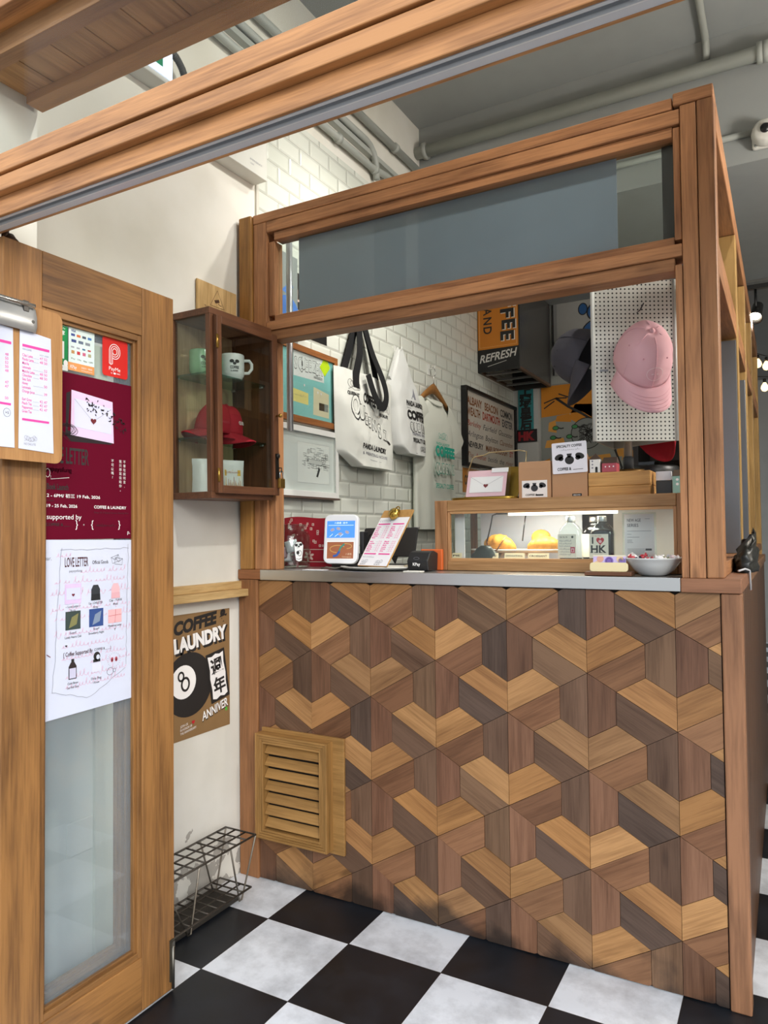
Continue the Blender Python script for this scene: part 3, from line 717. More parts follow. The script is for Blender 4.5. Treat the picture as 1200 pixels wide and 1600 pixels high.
def draw_goods(m, f):
    W, H = .280, .413
    rg = random.Random(5)
    def wob(pts): return [(a+rg.uniform(-.002, .002), b+rg.uniform(-.002, .002)) for a, b in pts]
    L = lambda a, b, n: [(a[0]+(b[0]-a[0])*k/n, a[1]+(b[1]-a[1])*k/n) for k in range(n+1)]
    m.line(f, wob(L((.055, H-.022), (.26, H-.020), 14)), .0008, GREYI, 3)
    m.line(f, wob(L((.058, H-.018), (.036, .06), 18)), .0008, GREYI, 3); m.line(f, wob(L((.258, H-.012), (.250, .09), 18)), .0008, GREYI, 3)
    m.line(f, wob(L((.034, .06), (.13, .03), 8)+L((.14, .03), (.25, .085), 8)), .0008, GREYI, 3)
    for k, (u0, u1, v) in enumerate([(.045, .085, .375), (.11, .255, .335), (.04, .25, .312), (.03, .26, .285), (.03, .26, .248), (.04, .26, .225), (.04, .26, .188), (.06, .25, .158), (.06, .25, .13), (.14, .26, .112), (.07, .25, .085), (.07, .25, .062)]):
        m.scribble(f, u0, u1, v, .016, ROSE, 1, 40+k, .0014, .6)
    m.text(f, 'dear,', .008, H-.044, .009, GREYI, 2); m.text(f, 'LOVE LETTER', .068, H-.062, .023, plain('#4a1a22', .6), 2, w=.066, bold=.012)
    m.text(f, 'Official Goods', .146, H-.058, .009, plain('#4a4448', .6), 2, w=.048, bold=.006); m.text(f, 'papayafung', .08, H-.075, .006, GREYI, 2)
    for du, dv, ro in ((.216, H-.048, .3), (.226, H-.054, -.15)):
        c, s = math.cos(ro), math.sin(ro)
        q = lambda a, b: (du+a*c-b*s, dv+a*s+b*c)
        m.line(f, [q(-.012, -.008), q(.012, -.008), q(.012, .008), q(-.012, .008)], .0008, INK, 4, True); m.line(f, [q(-.012, .008), q(0, -.002), q(.012, .008)], .0008, INK, 4)
    # six goods
    m.rect(f, .068, .262, .114, .310, plain('#d7bfe0', .6), 2); m.rect(f, .072, .272, .111, .300, plain('#cfd2ee', .6), 3); m.heart(f, .091, .283, .009, DKRED, 4)
    def capdraw(u, v, col):
        m.poly(f, [(u-.013, v), (u-.013, v+.026), (u-.007, v+.037), (u+.007, v+.037), (u+.013, v+.026), (u+.013, v)], col, 2); m.poly(f, [(u-.014, v-.001), (u-.013, v+.014), (u+.013, v+.014), (u+.014, v-.001)], plain('#191c20' if col is DKC else '#dda9b0', .6), 3)
    DKC = plain('#2a2e33', .6)
    capdraw(.156, .266, DKC); capdraw(.217, .266, plain('#e3b5ba', .6))
    for u, v, c1, c2 in ((.091, .20, '#34423e', '#7d7a4c'), (.158, .20, '#2d4a86', '#7f8ea4'), (.215, .203, '#e7b3b5', '#e7b3b5')):
        h = .044 if c1 != c2 else .034
        m.rect(f, u-.021, v, u+.021, v+h, plain(c1, .6), 2)
        if c1 != c2: m.poly(f, [(u-.012, v+.004), (u+.010, v+.012), (u+.015, v+h-.006), (u-.004, v+h-.014)], plain(c2, .6), 3)
        else: m.line(f, [(u-.02, v+.018), (u+.02, v+.02)], .0008, RED, 3); m.line(f, [(u, v), (u+.002, v+h)], .0008, RED, 3)
    for u, v, t1, t2 in ((.091, .253, '~ Love Letter ~', 'Book'), (.156, .256, 'Cap - LOVELETTER', 'Grey'), (.217, .258, 'Cap - YUKIE', 'Pink'), (.091, .190, 'Scarf', 'Lonely Hearts Club'), (.158, .192, 'Scarf', 'Strawberry Night'), (.215, .194, 'Mysterious Letter', '?')):
        m.text(f, t1, u, v, .0055, INK, 3, w=min(.042, .0036*len(t1)), al='M'); m.text(f, t2, u, v-.010, .0055, INK, 3, w=min(.046, .0036*len(t2)), al='M')
    m.heart(f, .072, .163, .006, INK, 3)
    m.text(f, '[ Coffee Supported By', .065, .138, .010, plain('#4a1a22', .6), 3, w=.082, bold=.008); m.text(f, 'COFFEE &____ ]', .152, .140, .006, INK, 3, w=.05)
    # bottle, drip bag, hand drawn cup
    m.rect(f, .079, .082, .101, .112, plain('#2b2022', .6), 2); m.poly(f, [(.079, .112), (.101, .112), (.095, .122), (.085, .122)], plain('#2b2022', .6), 2); m.rect(f, .086, .122, .094, .130, INK, 3); m.rect(f, .081, .084, .099, .108, plain('#c9c6dd', .6), 3)
    m.rect(f, .146, .088, .172, .110, plain('#d8d9e6', .6), 2); m.disc(f, .160, .126, .010, .011, INK, 2); m.disc(f, .163, .124, .005, .006, PAPER, 3); m.rect(f, .149, .112, .170, .119, INK, 2)
    for du in (.206, .219): m.disc(f, du, .110, .004, .006, plain('#b0414f', .6), 3); m.disc(f, du, .109, .0015, .003, INK, 4)
    for k in range(22): m.line(f, [(.212+.018*math.cos(k*.285), .109+.016*math.sin(k*.285)), (.212+.021*math.cos(k*.285), .109+.019*math.sin(k*.285))], .0006, GREYI, 3)
    m.ring(f, .200, .082, .010, .009, .0007, INK, 3); m.ring(f, .213, .083, .004, .005, .0007, INK, 3)
    for u, t1, t2 in ((.091, 'Cold Brew', 'Get Well Soon.'), (.158, 'Drip Bag', 'I Know')):
        m.text(f, t1, u, .070, .0055, INK, 3, al='M', w=.030); m.text(f, t2, u, .060, .0055, INK, 3, al='M', w=.034 if u < .1 else .018)
    m.line(f, [(.02, .150), (.03, .143)], .0016, DKRED, 3)
sheet_thing('goods_poster', face_x(DX+.001, 1.071, .812), .280, .422, draw_goods, 'white poster of official goods with pink handwriting on the door glass', 'poster', pts=[(0, -.004), (.280, .002), (.279, .413), (.002, .417)])

def sticker(name, y, z, w, h, col, draw, label, mat=None, r=.008, dx=.0005):
    return sheet_thing(name, face_x(DX+dx, y, z), w, h, draw, label, 'sticker', .0004, mat or plain(col, .5, 0, .2), r)
def d_green(m, f):
    m.disc(f, .032, .108, .008, .008, WHITEI, 1); m.line(f, [(.027, .108), (.031, .105), (.037, .111)], .0015, plain('#148a4a', .4), 2)
    m.text(f, '微信支付', .044, .107, .006, WHITEI, 1); m.text(f, 'WeChat Pay', .044, .100, .0035, WHITEI, 1); m.text(f, '扫码优汇率', .012, .085, .009, WHITEI, 1, w=.056, bold=.01)
    m.rect(f, .03, .028, .066, .07, plain('#e9e7e4', .5), 1); m.rect(f, 0.004, .0, .076, .013, plain('#e9ede9', .5), 1); m.disc(f, .040, .007, .003, .003, INK, 2); m.text(f, '微信支付', .046, .005, .003, INK, 2); m.disc(f, .070, .018, .006, .008, WHITEI, 2)
sticker('green_payment_sticker', 1.070, 1.634, .078, .127, '#148a4a', d_green, 'green payment sticker at the top left of the door glass')
def d_cards(m, f):
    for k, c in enumerate(('#2b3f8a', '#d0642c', '#3b4a60', '#3a77b8')): m.rect(f, .009+k*.016, .085, .020+k*.016, .091, plain(c, .5), 1)
    m.text(f, '本店支持多種電子支付方式', .038, .108, .004, INK, 1, al='M', w=.055)
    m.text(f, 'VISA', .009, .095, .006, plain('#26357e', .5), 1, w=.014, bold=.02)
    for k, c in enumerate(('#27407c', '#5a6a80', '#7c868f')): m.rect(f, .010+k*.020, .070, .024+k*.020, .077, plain(c, .5), 1)
    for k, c in enumerate(('#9aa0a8', '#9aa0a8', '#2b6a8c', '#b03038')): m.rect(f, .009+k*.016, .056, .018+k*.016, .060, plain(c, .5), 1)
    for k, c in enumerate(('#b9894a', '#c02430', '#c2577a', '#a9a27a')): m.rect(f, .010+k*.016, .042, .019+k*.016, .050, plain(c, .5), 1)
    for k, t in enumerate(('Pay', 'G Pay', 'Alipay', 'UPI')): m.text(f, t, .010+k*.017, .028, .004, INK, 1, w=.011)
    m.rect(f, 0.0005, 0.0, .0765, .020, plain('#d98a3a', .4), 1); m.text(f, 'KPay', .007, .006, .008, WHITEI, 2, w=.018, bold=.01); m.text(f, '全能支付 一機搞掂', .038, .010, .0035, WHITEI, 2, w=.032); m.text(f, 'www.kpay-group.com', .038, .004, .003, WHITEI, 2, w=.032)
sticker('card_brands_sticker', 1.146, 1.638, .077, .120, '#dcebe6', d_cards, 'pale sticker of card and wallet marks with an orange foot on the door glass')
def d_payme(m, f):
    for k, (ru, rv) in enumerate(((.017, .019), (.012, .0135), (.007, .008))): m.ring(f, .038, .066, ru, rv, .0018, WHITEI, 1, 26, -PI*.62 if k < 2 else 0, PI if k < 2 else 2*PI)
    for k, u in enumerate((.021, .026, .031)): m.line(f, [(u, .066), (u, .034-.0005*k)], .0018, WHITEI, 1)
    m.line(f, [(.021, .034), (.026, .031), (.031, .034)], .0018, WHITEI, 1)
    m.text(f, 'PayMe', .038, .016, .010, WHITEI, 1, al='M', w=.036); m.text(f, 'by', .026, .008, .004, WHITEI, 1); m.disc(f, .038, .0095, .004, .0025, WHITEI, 1); m.text(f, 'HSBC', .044, .008, .004, WHITEI, 1, w=.012)
sticker('red_payment_sticker', 1.2475, 1.645, .080, .100, '#d3261f', d_payme, 'square red payment sticker with white lettering on the door glass')
tag(MB().slab(face_x(DX-.0066, 1.228, 1.612), 0, 0, .04, .105, .0003, plain('#d6d2b6', .5)).build('cream_card'), 'cream card showing behind the stickers on the door glass', 'card')

# ------------------------------------------------------------------ clipboard with two menu strips
CX = -1.452
cb = thing('clipboard', 'brown hardboard clipboard with a steel clip hanging on the door stile', 'clipboard', (CX, .97, 1.40))
bd = MB(); bdm = wood('#a97c4c', '#8a5f36', 'Z', .6, 2, 0, 'hardboard')
bd.slab(face_x(CX, .838, 1.402), 0, 0, .252, .345, .004, bdm, .018); bd.build('board', cb)
c_ = MB(); cm = plain('#b4b4b2', .35, .55)
rings = []
for y in (.865, .875, 1.005, 1.018):
    e = .8 if y in (.865, 1.018) else 1
    rings.append([(CX+.0005+a*e, y, 1.690+b) for a, b in ((0, .0), (.008, -.004), (.014, .010), (.013, .030), (.006, .050), (0, .052))])
c_.loft(rings, cm); c_.tube([(CX+.010, .87, 1.744), (CX+.010, 1.012, 1.744)], .006, plain('#c9c9c6', .2, .95)); c_.box(CX+.003, CX+.012, .985, .998, 1.728, 1.752, plain('#4a4744', .4, .7))
c_.lathe([(.004, 0), (.004, .002)], plain('#5b5955', .4, .8), (CX+.0128, 1.006, 1.708), 12, axis='X'); c_.build('steel_clip', cb, .001)
MB().tube([(CX+.002, .935, 1.745), (CX-.018, .935, 1.758), (CX-.0345, .935, 1.758)], .0025, plain('#55524c', .4, .8)).build('hook', cb)
def strip(y, w, h, draw, label, pts):
    return sheet_thing('menu_strip', face_x(CX+.0014, y, 1.428), w, h, draw, label, 'menu', .0005, plain('#d2d5e4', .7, 0, .2), 0, pts, 'menu strips on the clipboard')
def d_menu_r(m, f):
    m.rect(f, .008, .224, .074, .230, PINK, 1); m.text(f, 'NON COFFEE', .008, .217, .004, GREYI, 1, w=.022); m.text(f, 'HOT  ICED', .05, .212, .003, GREYI, 1, w=.022)
    rows = (('Chai Latte', '47', '52'), ('Panda Latte', '48', '50'), ('Matcha', '', ''), ('Lemonade', '', '52'), ('Matcha Latte', '48', '50'), ('Chocolate', '48', '50'), ('Sea Salt', '', ''), ('Honey', '', '50'), ('Lemonade', '', ''), ('Orange Juice', '', '39'), ('', '', ''), ('Earl Grey', '42', '47'), ('Peach Tea', '42', '47'), ('Peppermint', '42', '47'), ('Green Tea', '', ''))
    v = .203
    for k, (t, a, b) in enumerate(rows):
        if t:
            m.text(f, t, .008, v, .0062, PINK, 1, w=.0023*len(t)+.002, bold=.006)
            if a: m.text(f, a, .050, v, .006, PINK, 1)
            if b: m.text(f, b, .061, v, .006, PINK, 1); m.line(f, [(.034, v), (.059 if not a else .048, v)], .0004, GREYI, 1)
        v -= .0088
    m.rect(f, .008, .062, .074, .067, PINK, 1); doodle(m, f, .014, .018, .024, .012, GREYI, 1); m.text(f, 'NO SALUTE', .013, .009, .005, GREYI, 1, w=.028)
def doodle(m, f, u, v, w, h, mat, lay, seed=1, wd=.0006):
    rg = random.Random(seed); k = 0; x = u
    while x < u+w:
        s = rg.uniform(.28, .42)*h; m.ring(f, x+s, v+s+rg.uniform(0, h-2*s), s, s*rg.uniform(.7, 1.3), wd, mat, lay, 12); x += s*rg.uniform(.9, 1.5)
    m.line(f, [(u, v), (u+w*.3, v+h*.2), (u+w*.5, v), (u+w, v+h*.1)], wd, mat, lay)
def d_menu_l(m, f):
    m.rect(f, .0, .222, .070, .228, PINK, 1)
    for k, t in enumerate(('48', '50', '52', '50', '48')): m.text(f, t, .056, .196-k*.0088, .006, PINK, 1)
    for k, t in enumerate(('47', '47')): m.text(f, t, .056, .136-k*.0088, .006, PINK, 1)
    m.text(f, '50', .056, .102, .006, PINK, 1); m.rect(f, .0, .090, .070, .095, PINK, 1); m.ring(f, .061, .074, .008, .009, .0006, INK, 1); m.text(f, '+5', .061, .071, .006, INK, 1, al='M')
    for k, t in enumerate(('Black', 'White', 'Latte', 'Mocha', 'Dirty')): m.text(f, t, .006, .196-k*.0088, .006, PINK, 1)
strip(.981, .086, .250, d_menu_r, 'white menu strip with pink prices, right hand one on the clipboard', [(.0, 0), (.086, -.004), (.078, .256), (.002, .262)])
strip(.893, .080, .262, d_menu_l, 'white menu strip on the clipboard, cut by the left edge of the photo', [(.0, 0), (.079, 0.0), (.074, .258), (.002, .262)])

# ------------------------------------------------------------------ left wall in front of the counter
def draw_anniv(m, f):
    W, H = .290, .415
    m.text(f, 'COFFEE &', .018, .352, .042, INK, 2, w=.262, bold=.055, shear=.2, rot=.10)
    m.text(f, 'LAUNDRY', .024, .286, .048, INK, 2, w=.262, bold=.08, rot=.09); m.text(f, 'LAUNDRY', .018, .293, .046, WHITEI, 3, w=.258, bold=.055, rot=.09)
    m.disc(f, .085, .180, .112, .108, INK, 2, 40); m.disc(f, .060, .192, .058, .056, WHITEI, 3, 28)
    m.ring(f, .068, .184, .017, .021, .008, INK, 4, 24); m.ring(f, .048, .212, .012, .014, .007, INK, 4, 24)
    c = lambda a, b: (.226+a*.985-b*.17, .186+a*.17+b*.985)
    m.poly(f, [c(-.048, -.088), c(.048, -.088), c(.048, .088), c(-.048, .088)], INK, 5)
    m.poly(f, [c(-.038, -.074), c(-.02, -.080), c(.0, -.074), c(.02, -.080), c(.038, -.074), c(.036, -.03), c(.040, .0), c(.036, .04), c(.040, .078), c(.02, .074), c(0, .080), c(-.02, .074), c(-.040, .078), c(-.036, .03), c(-.040, 0), c(-.036, -.04)], WHITEI, 6)
    m.text(f, '週', *c(0, .012), .045, INK, 7, al='M', bold=.03, rot=.17); m.text(f, '年', *c(.002, -.058), .045, INK, 7, al='M', bold=.03, rot=.17)
    m.text(f, 'ANNIVER', .148, .040, .030, INK, 3, w=.136, bold=.04, shear=.2, rot=.22); m.text(f, 'ANNIVER', .148, .043, .030, WHITEI, 4, w=.134, bold=.02, shear=.2, rot=.22)
    for k, t in enumerate(('JOIN US', 'IN HONOR OF', 'THE ANNIVERSARY')): m.text(f, t, .045, .042-k*.012, .008, WHITEI, 3, w=(.035, .055, .075)[k], rot=.12)
    m.heart(f, .105, .050, .016, RED, 3); m.disc(f, .270, .060, .006, .007, plain('#4fae3a', .5), 3)
sheet_thing('anniversary_poster', face_x(XW+.0012, 1.742, .552), .290, .418, draw_anniv, 'brown kraft anniversary poster with a black eight ball on the white wall', 'poster', mat=plain('#8a6b45', .6))

def draw_cctv(m, f):
    b = plain('#4a2c14', .7)
    m.line(f, [(.066, .074), (.138, .074), (.102, .134)], .003, b, 1, True); m.poly(f, [(.086, .096), (.110, .104), (.114, .094), (.092, .086)], b, 1); m.line(f, [(.106, .089), (.116, .083), (.124, .085)], .0025, b, 1)
    m.text(f, 'THIS AREA IS UNDER', .102, .058, .010, b, 1, w=.135, al='M', bold=.015); m.text(f, '24 HOUR SURVEILLANCE', .102, .042, .010, b, 1, w=.150, al='M', bold=.015)
sheet_thing('surveillance_sign', face_x(XW+.010, 1.862, 1.978), .205, .150, draw_cctv, 'plywood surveillance sign with a burnt camera triangle above the display cabinet', 'sign', .006, ply_wood('Z'))

# emergency sign and ballast box high on the wall
ex = thing('exit_sign', 'lit green and white exit sign on the left wall seen through the header glass', 'sign', (-1.74, 1.53, 2.69))
MB().box(XW, -1.712, 1.38, 1.690, 2.690, 2.87, plain('#c9c9c2', .5)).build('housing', ex, .003)
MB().box(-1.7115, -1.707, 1.39, 1.686, 2.705, 2.86, emit('#dfe9ff', .9, 'lit_acrylic')).build('lit_panel', ex)
gp = MB(); gp.rect(face_x(-1.7068, 1.41, 2.73), 0, 0, .235, .115, emit('#0d6a45', .6, 'lit_green'), 1); gp.text(face_x(-1.7068, 1.41, 2.73), 'EXIT 出口', .118, .042, .05, emit('#eafff4', 1.0, 'lit_white'), 2, w=.19, al='M'); gp.build('lettering', ex)
cd_ = MB(); pts = [(-1.735, 1.69, 2.83)]+[(-1.735, 1.69+.085*math.sin(a), 2.745+.085*math.cos(a)) for a in (.3, .6, .9, 1.2, PI/2)]+[(-1.735, 1.775, 2.70), (-1.735, 1.775, 2.60)]
cd_.tube(pts, .011, plain('#4b4a47', .6), 10)
for k in range(len(pts)-1):
    a, b = Vector(pts[k]), Vector(pts[k+1]); nn = max(1, int((b-a).length/.006))
    for q in range(nn):
        p = a.lerp(b, q/nn); d = (b-a).normalized()*.0012; cd_.tube([p-d, p+d], .0128, plain('#4b4a47', .6), 10)
tag(cd_.build('flexible_conduit'), 'ribbed dark grey flexible conduit curling down beside the exit sign', 'conduit')
bx = thing('ballast_box', 'long white metal box on the left wall where the white tiles begin', 'box', (-1.745, 1.98, 2.585))
MB().box(XW, -1.712, 1.79, 2.180, 2.588, 2.75, plain('#d8d8d0', .5)).build('housing', bx, .002)
q = MB(); q.text(face_x(-1.7119, 2.08, 2.63), 'EMERGENCY', 0, 0, .007, GREYI, 1, w=.07); q.text(face_x(-1.7119, 2.08, 2.615), 'LIGHT', 0, 0, .006, GREYI, 1); q.build('lettering', bx); MB().disc(Frame((-1.745, 1.95, 2.5876), (0, 1, 0), (1, 0, 0)), 0, 0, .004, .004, INK, 0).build('screw_hole', bx)

# ------------------------------------------------------------------ display cabinet on the left wall
cab = thing('display_cabinet', 'dark walnut display cabinet with glass door and shelves on the white wall', 'cabinet', (-1.685, 1.91, 1.355))
cx0, cx1, cy0, cy1, cz0, cz1 = XW+.003, -1.602, 1.748, 2.068, 1.356, 1.972
cs = MB()
dw = dark_wood
cs.box(cx0, cx1, cy0, cy1, cz1-.022, cz1, dw('Y')); cs.build('top_board', cab, .002)
MB().box(cx0, cx1, cy0, cy1, cz0, cz0+.022, dw('Y')).build('base_board', cab, .002)
for a, b, e, f in ((cx1-.018, cx1, cy0, cy0+.018), (cx0, cx0+.018, cy0, cy0+.018), (cx0, cx0+.018, cy1-.018, cy1), (cx1-.018, cx1, cy1-.018, cy1)):
    MB().box(a, b, e, f, cz0+.022, cz1-.022, dw('Z')).build('corner_post', cab, .001)
MB().box(cx0, cx0+.006, cy0+.018, cy1-.018, cz0+.022, cz1-.022, wood('#d0b088', '#a58660', 'Z', .6, 1, .1, 'cabinet_back')).build('back_panel', cab)
MB().box(cx0+.018, cx1-.018, cy1-.012, cy1-.004, cz0+.022, cz1-.022, dw('Z')).build('side_panel', cab)
MB().box(cx0+.018, cx1-.018, cy0+.006, cy0+.010, cz0+.022, cz1-.022, glass('#f2f6f4')).build('side_pane', cab)
SH = (1.560, 1.768)
for z in SH:
    MB().box(cx0+.007, cx1-.020, cy0+.012, cy1-.014, z-.006, z, glass('#cfe6de', 1.5)).build('glass_shelf', cab)
    for y in (cy0+.022, cy1-.022):
        for xa in (cx0+.006, cx1-.04): MB().tube([(xa, y, z-.009), (xa+.014, y, z-.009)], .003, plain('#b9b9b5', .3, .9)).build('shelf_pin', cab)
dr = MB()
x0, x1, y0, y1, z0, z1 = cx1+.001, cx1+.019, cy0+.014, cy1+.010, cz0+.016, cz1-.026
dr.box(x0, x1, y0, y0+.022, z0, z1, dw('Z')); dr.box(x0, x1, y1-.030, y1, z0, z1, dw('Z')); dr.box(x0, x1, y0+.022, y1-.030, z1-.026, z1, dw('Y')); dr.box(x0, x1, y0+.022, y1-.030, z0, z0+.026, dw('Y'))
dd = dr.build('cabinet_door', cab, .002)
MB().box(x0+.007, x0+.010, y0+.020, y1-.028, z0+.024, z1-.024, glass('#eef2f0')).build('door_pane', dd)
BR = plain('#b08a45', .3, .9)
for z in (1.86, 1.43): MB().tube([(x1+.001, y0-.001, z-.022), (x1+.001, y0-.001, z+.022)], .0035, BR).box(x1, x1+.001, y0, y0+.008, z-.02, z+.02, BR).build('hinge', dd)
MB().lathe([(.003, 0), (.003, .012), (.007, .016), (.007, .022), (.003, .026)], BR, (x1, y1-.014, 1.655), 16, axis='X').build('knob', dd)
IR = plain('#2f2a26', .5, .7)
hs = MB().box(x1, x1+.003, y1-.022, y1-.006, 1.43, 1.52, IR).lathe([(.009, 0), (.009, .006), (.004, .010)], IR, (x1+.002, y1-.014, 1.512), 14, axis='X').tube([(x1+.002, y1-.006, 1.47), (x1+.013, y1-.004, 1.47), (x1+.013, y1-.004, 1.455), (x1+.002, y1-.006, 1.455)], .0022, IR, 8)
hs.build('hasp', dd)
cab.rotation_euler = (math.radians(.8), 0, 0)
pk = thing('padlock', 'small brass padlock hanging from the cabinet hasp', 'padlock', (x1+.012, y1-.002, 1.40))
pb = MB().box(x1+.004, x1+.016, y1-.018, y1+.012, 1.400, 1.434, BR); pb.build('lock_body', pk, .002)
yy = y1-.003
MB().tube([(x1+.010, yy-.009, 1.433), (x1+.010, yy-.009, 1.452)]+[(x1+.010, yy+.009*math.cos(a), 1.452+.009*math.sin(a)) for a in (2.6, 2.1, PI/2, 1.0, .5)]+[(x1+.010, yy+.009, 1.452), (x1+.010, yy+.009, 1.433)], .0026, plain('#c7c7c4', .2, .95)).build('shackle', pk)
# padlock face number panel is plain

# mugs on the upper glass shelf
def mug(col, label, loc, rz, draw_col):
    t = thing('mug', label, 'mug', (0, 0, 0)); m_ = plain(col, .25)
    b = MB(); r = .041
    b.lathe([(.030, 0), (.034, .002), (.036, .010), (r-.002, .014), (r, .022), (r, .085), (r-.001, .088), (r-.004, .086), (r-.004, .022), (.02, .018), (.001, .018)], m_, n=40)
    b.build('body', t)
    MB().tube([(r-.002, 0, .072), (r+.018, 0, .074), (r+.027, 0, .062), (r+.027, 0, .045), (r+.016, 0, .030), (r-.002, 0, .028)], .0055, m_, 10).build('handle', t)
    d = MB()
    for k, (s, z, h, wd) in enumerate((('COFFEE', .034, .010, .030), ('& LAUNDRY', .024, .006, .026))):
        f = Frame((0, -r-.0006, 0), (1, 0, 0), (0, 0, 1)); f.warp = lambda a, b: -(r-math.sqrt(max(0, r*r-a*a)))
        d.text(f, s, 0, z, h, plain(draw_col, .5), 1, w=wd, al='M', bold=.03)
    for u in (-.009, .009): d.disc(f, u, .060, .0075, .006, plain(draw_col, .5), 1)
    d.disc(f, 0, .052, .006, .005, plain(draw_col, .5), 1)
    d.build('print', t)
    t.location = loc; t.rotation_euler = (0, 0, rz); return t
mug('#f3f3f1', 'white mug with black print on the upper shelf of the display cabinet', (-1.668, 1.925, SH[1]+.001), math.radians(52), '#1c1c1c')
mug('#8fbd92', 'pale green mug beside the white mug in the display cabinet', (-1.716, 1.826, SH[1]+.001), math.radians(62), '#24402a')

# baseball caps
def cap(name, label, mat, dark, btn=True):
    """local frame: z up through the button, y towards the brim"""
    t = thing(name, label, 'cap', (0, 0, 0))
    a, b, h = .078, .094, .118
    rings = []
    for j in range(13):
        e = j/12*PI/2*.985; k = math.cos(e)**.72; z = h*math.sin(e)**1.02
        ring = []
        for i in range(48):
            th = 2*PI*i/48; cr_ = 1-.012*(1-abs(math.sin(3*th)))**6*(1-j/14)
            x = a*k*math.cos(th)*cr_; y = b*k*math.sin(th)*cr_
            w_ = .004*nz(x*26+3, y*26, z*26)
            if y < -.05 and j < 4: z2 = z+.022*(1-min(1, abs(x)/.03))**.5*(4-j)/4 if abs(x) < .03 else z
            else: z2 = z
            ring.append(Vector((x*(1+w_*6), y*(1+w_*6), z2+w_)))
        rings.append(ring)
    cw = MB().loft(rings, mat, caps=False)
    top = rings[-1]; cw.add(top, [tuple(range(48))], mat, True)
    c = cw.build('crown', t); so = c.modifiers.new('thickness', 'SOLIDIFY'); so.thickness = .002; so.offset = -1
    sm = MB()
    for i in range(6):
        th = i*PI/3+PI/2; ring = []
        for j in range(0, 12):
            e = j/12*PI/2*.985; k = math.cos(e)**.72; z = h*math.sin(e)**1.02
            ring.append(Vector((a*k*math.cos(th), b*k*math.sin(th), z))*1.004)
        sm.tube(ring, .0011, mat, 6)
    sm.build('seam', t)
    if btn: MB().lathe([(.0085, -.003), (.0085, .001), (.006, .005), (.001, .0065)], mat, (0, 0, h-.001), 16).build('button', t)
    L_ = .070
    def brim(u, v):
        th = PI/2+(u-.5)*PI*.86; ix, iy = a*math.cos(th), b*math.sin(th)
        s = v; w_ = math.cos((u-.5)*PI)**.55
        x = ix*(1+.10*s*(1-w_*.6)); y = iy+L_*s*max(0, w_)
        z = .004-.030*(abs(x)/.08)**2*s-.018*s
        return Vector((x, y, z))
    bm_ = MB().sheet(brim, 28, 9, mat); o = bm_.build('brim', t); so = o.modifiers.new('thickness', 'SOLIDIFY'); so.thickness = .0035; so.offset = 0
    st = MB()
    for q in range(4):
        v = .42+.15*q; st.tube([brim(u/24, v)+Vector((0, 0, .0022)) for u in range(2, 23)], .0006, dark, 4)
    st.build('stitching', t)
    for th, e in ((PI/2-.55, .75), (PI/2+.55, .75), (.2, .8), (PI-.2, .8)):
        k = math.cos(e)**.72*1.006; MB().lathe([(.0022, -.001), (.0022, .001)], dark, (a*k*math.cos(th), b*k*math.sin(th), h*math.sin(e)*1.006), 8).build('eyelet', t)
    return t
REDC = plain('#a51426', .85); PINKC = plain('#e2b2ba', .9); GREYC = plain('#46444b', .9)
def cap_text(t, s, mat, z=.045, hgt=.013, wd=.05):
    a, b, h = .078, .094, .118
    f = Frame((0, .118, z), (-1, 0, 0), (0, .0, 1))
    def wp(u, v):
        e = math.asin(min(.98, (z+v)/h)); k = math.cos(e)**.72
        return (b*k*math.sqrt(max(0, 1-(u/(a*k))**2)))+.0035-.118
    f.warp = wp
    MB().text(f, s, 0, 0, hgt, mat, 1, w=wd, al='M', bold=.02).build('lettering', t)
rc = cap('baseball_cap', 'red baseball cap lettered QUEEN on the middle shelf of the cabinet, brim to the right', REDC, plain('#8a0f1e', .8))
cap_text(rc, 'QUEEN', WHITEI)
rc.scale = (.76, .76, .86); rc.location = (-1.702, 1.912, SH[0]+.024); rc.rotation_euler = (math.radians(-8), 0, math.radians(-74))
rc2 = dup(rc, (-1.700, 1.868, SH[0]+.024), 'red baseball cap behind the lettered one in the cabinet, brim to the left', (math.radians(2), math.radians(-6), math.radians(172)))
for ch in list(rc2.children):
    if ch.name.startswith('lettering'): bpy.data.objects.remove(ch)

# coffee pouches on the cabinet floor
def pouch(label, loc, rz, printed):
    t = thing('coffee_pouch', label, 'pouch', (0, 0, 0)); w, h = .088, .112; fm_ = plain('#e9e9e6', .35)
    def side(sg):
        def fn(u, v):
            x = (u-.5)*w*(1-.05*math.sin(PI*v)); z = v*h
            d = .016*(1-(2*u-1)**4)*max(0, (1-v))**.55*(1 if v < .88 else .3)+.0008
            return Vector((x+.002*nz(u*5, v*5, sg), sg*d+.0015*nz(u*9, v*7, sg+2), z))
        return fn
    MB().sheet(side(-1), 14, 16, fm_).sheet(side(1), 14, 16, fm_).build('bag', t)
    f = Frame((-.030, -.0185, .006), (1, 0, 0), (0, 0, 1)); f.warp = lambda a, b: -.010*(b/.1)-.004*((a-.03)/.03)**2
    if printed:
        d = MB(); ye = plain('#e3b54a', .6); ru = plain('#b5693c', .6)
        d.rect(f, 0, 0, .060, .078, plain('#f2ead8', .6), 1); d.rect(f, .002, .052, .058, .072, ye, 2); d.text(f, 'COFFEE & LAUNDRY', .03, .061, .006, ru, 3, w=.048, al='M')
        rg = random.Random(2)
        for k in range(14): d.line(f, [(.004+.004*k, .006), (.004+.004*k+rg.uniform(-.002, .002), rg.uniform(.02, .048))], .0014, ru if k % 3 else ye, 2)
        d.rect(f, .002, .002, .058, .012, ye, 2); d.build('label_print', t)
    t.location = loc; t.rotation_euler = (0, 0, rz); return t
pouch('white coffee pouch with a yellow print on the floor of the cabinet', (-1.655, 1.905, cz0+.0225), math.radians(62), True)
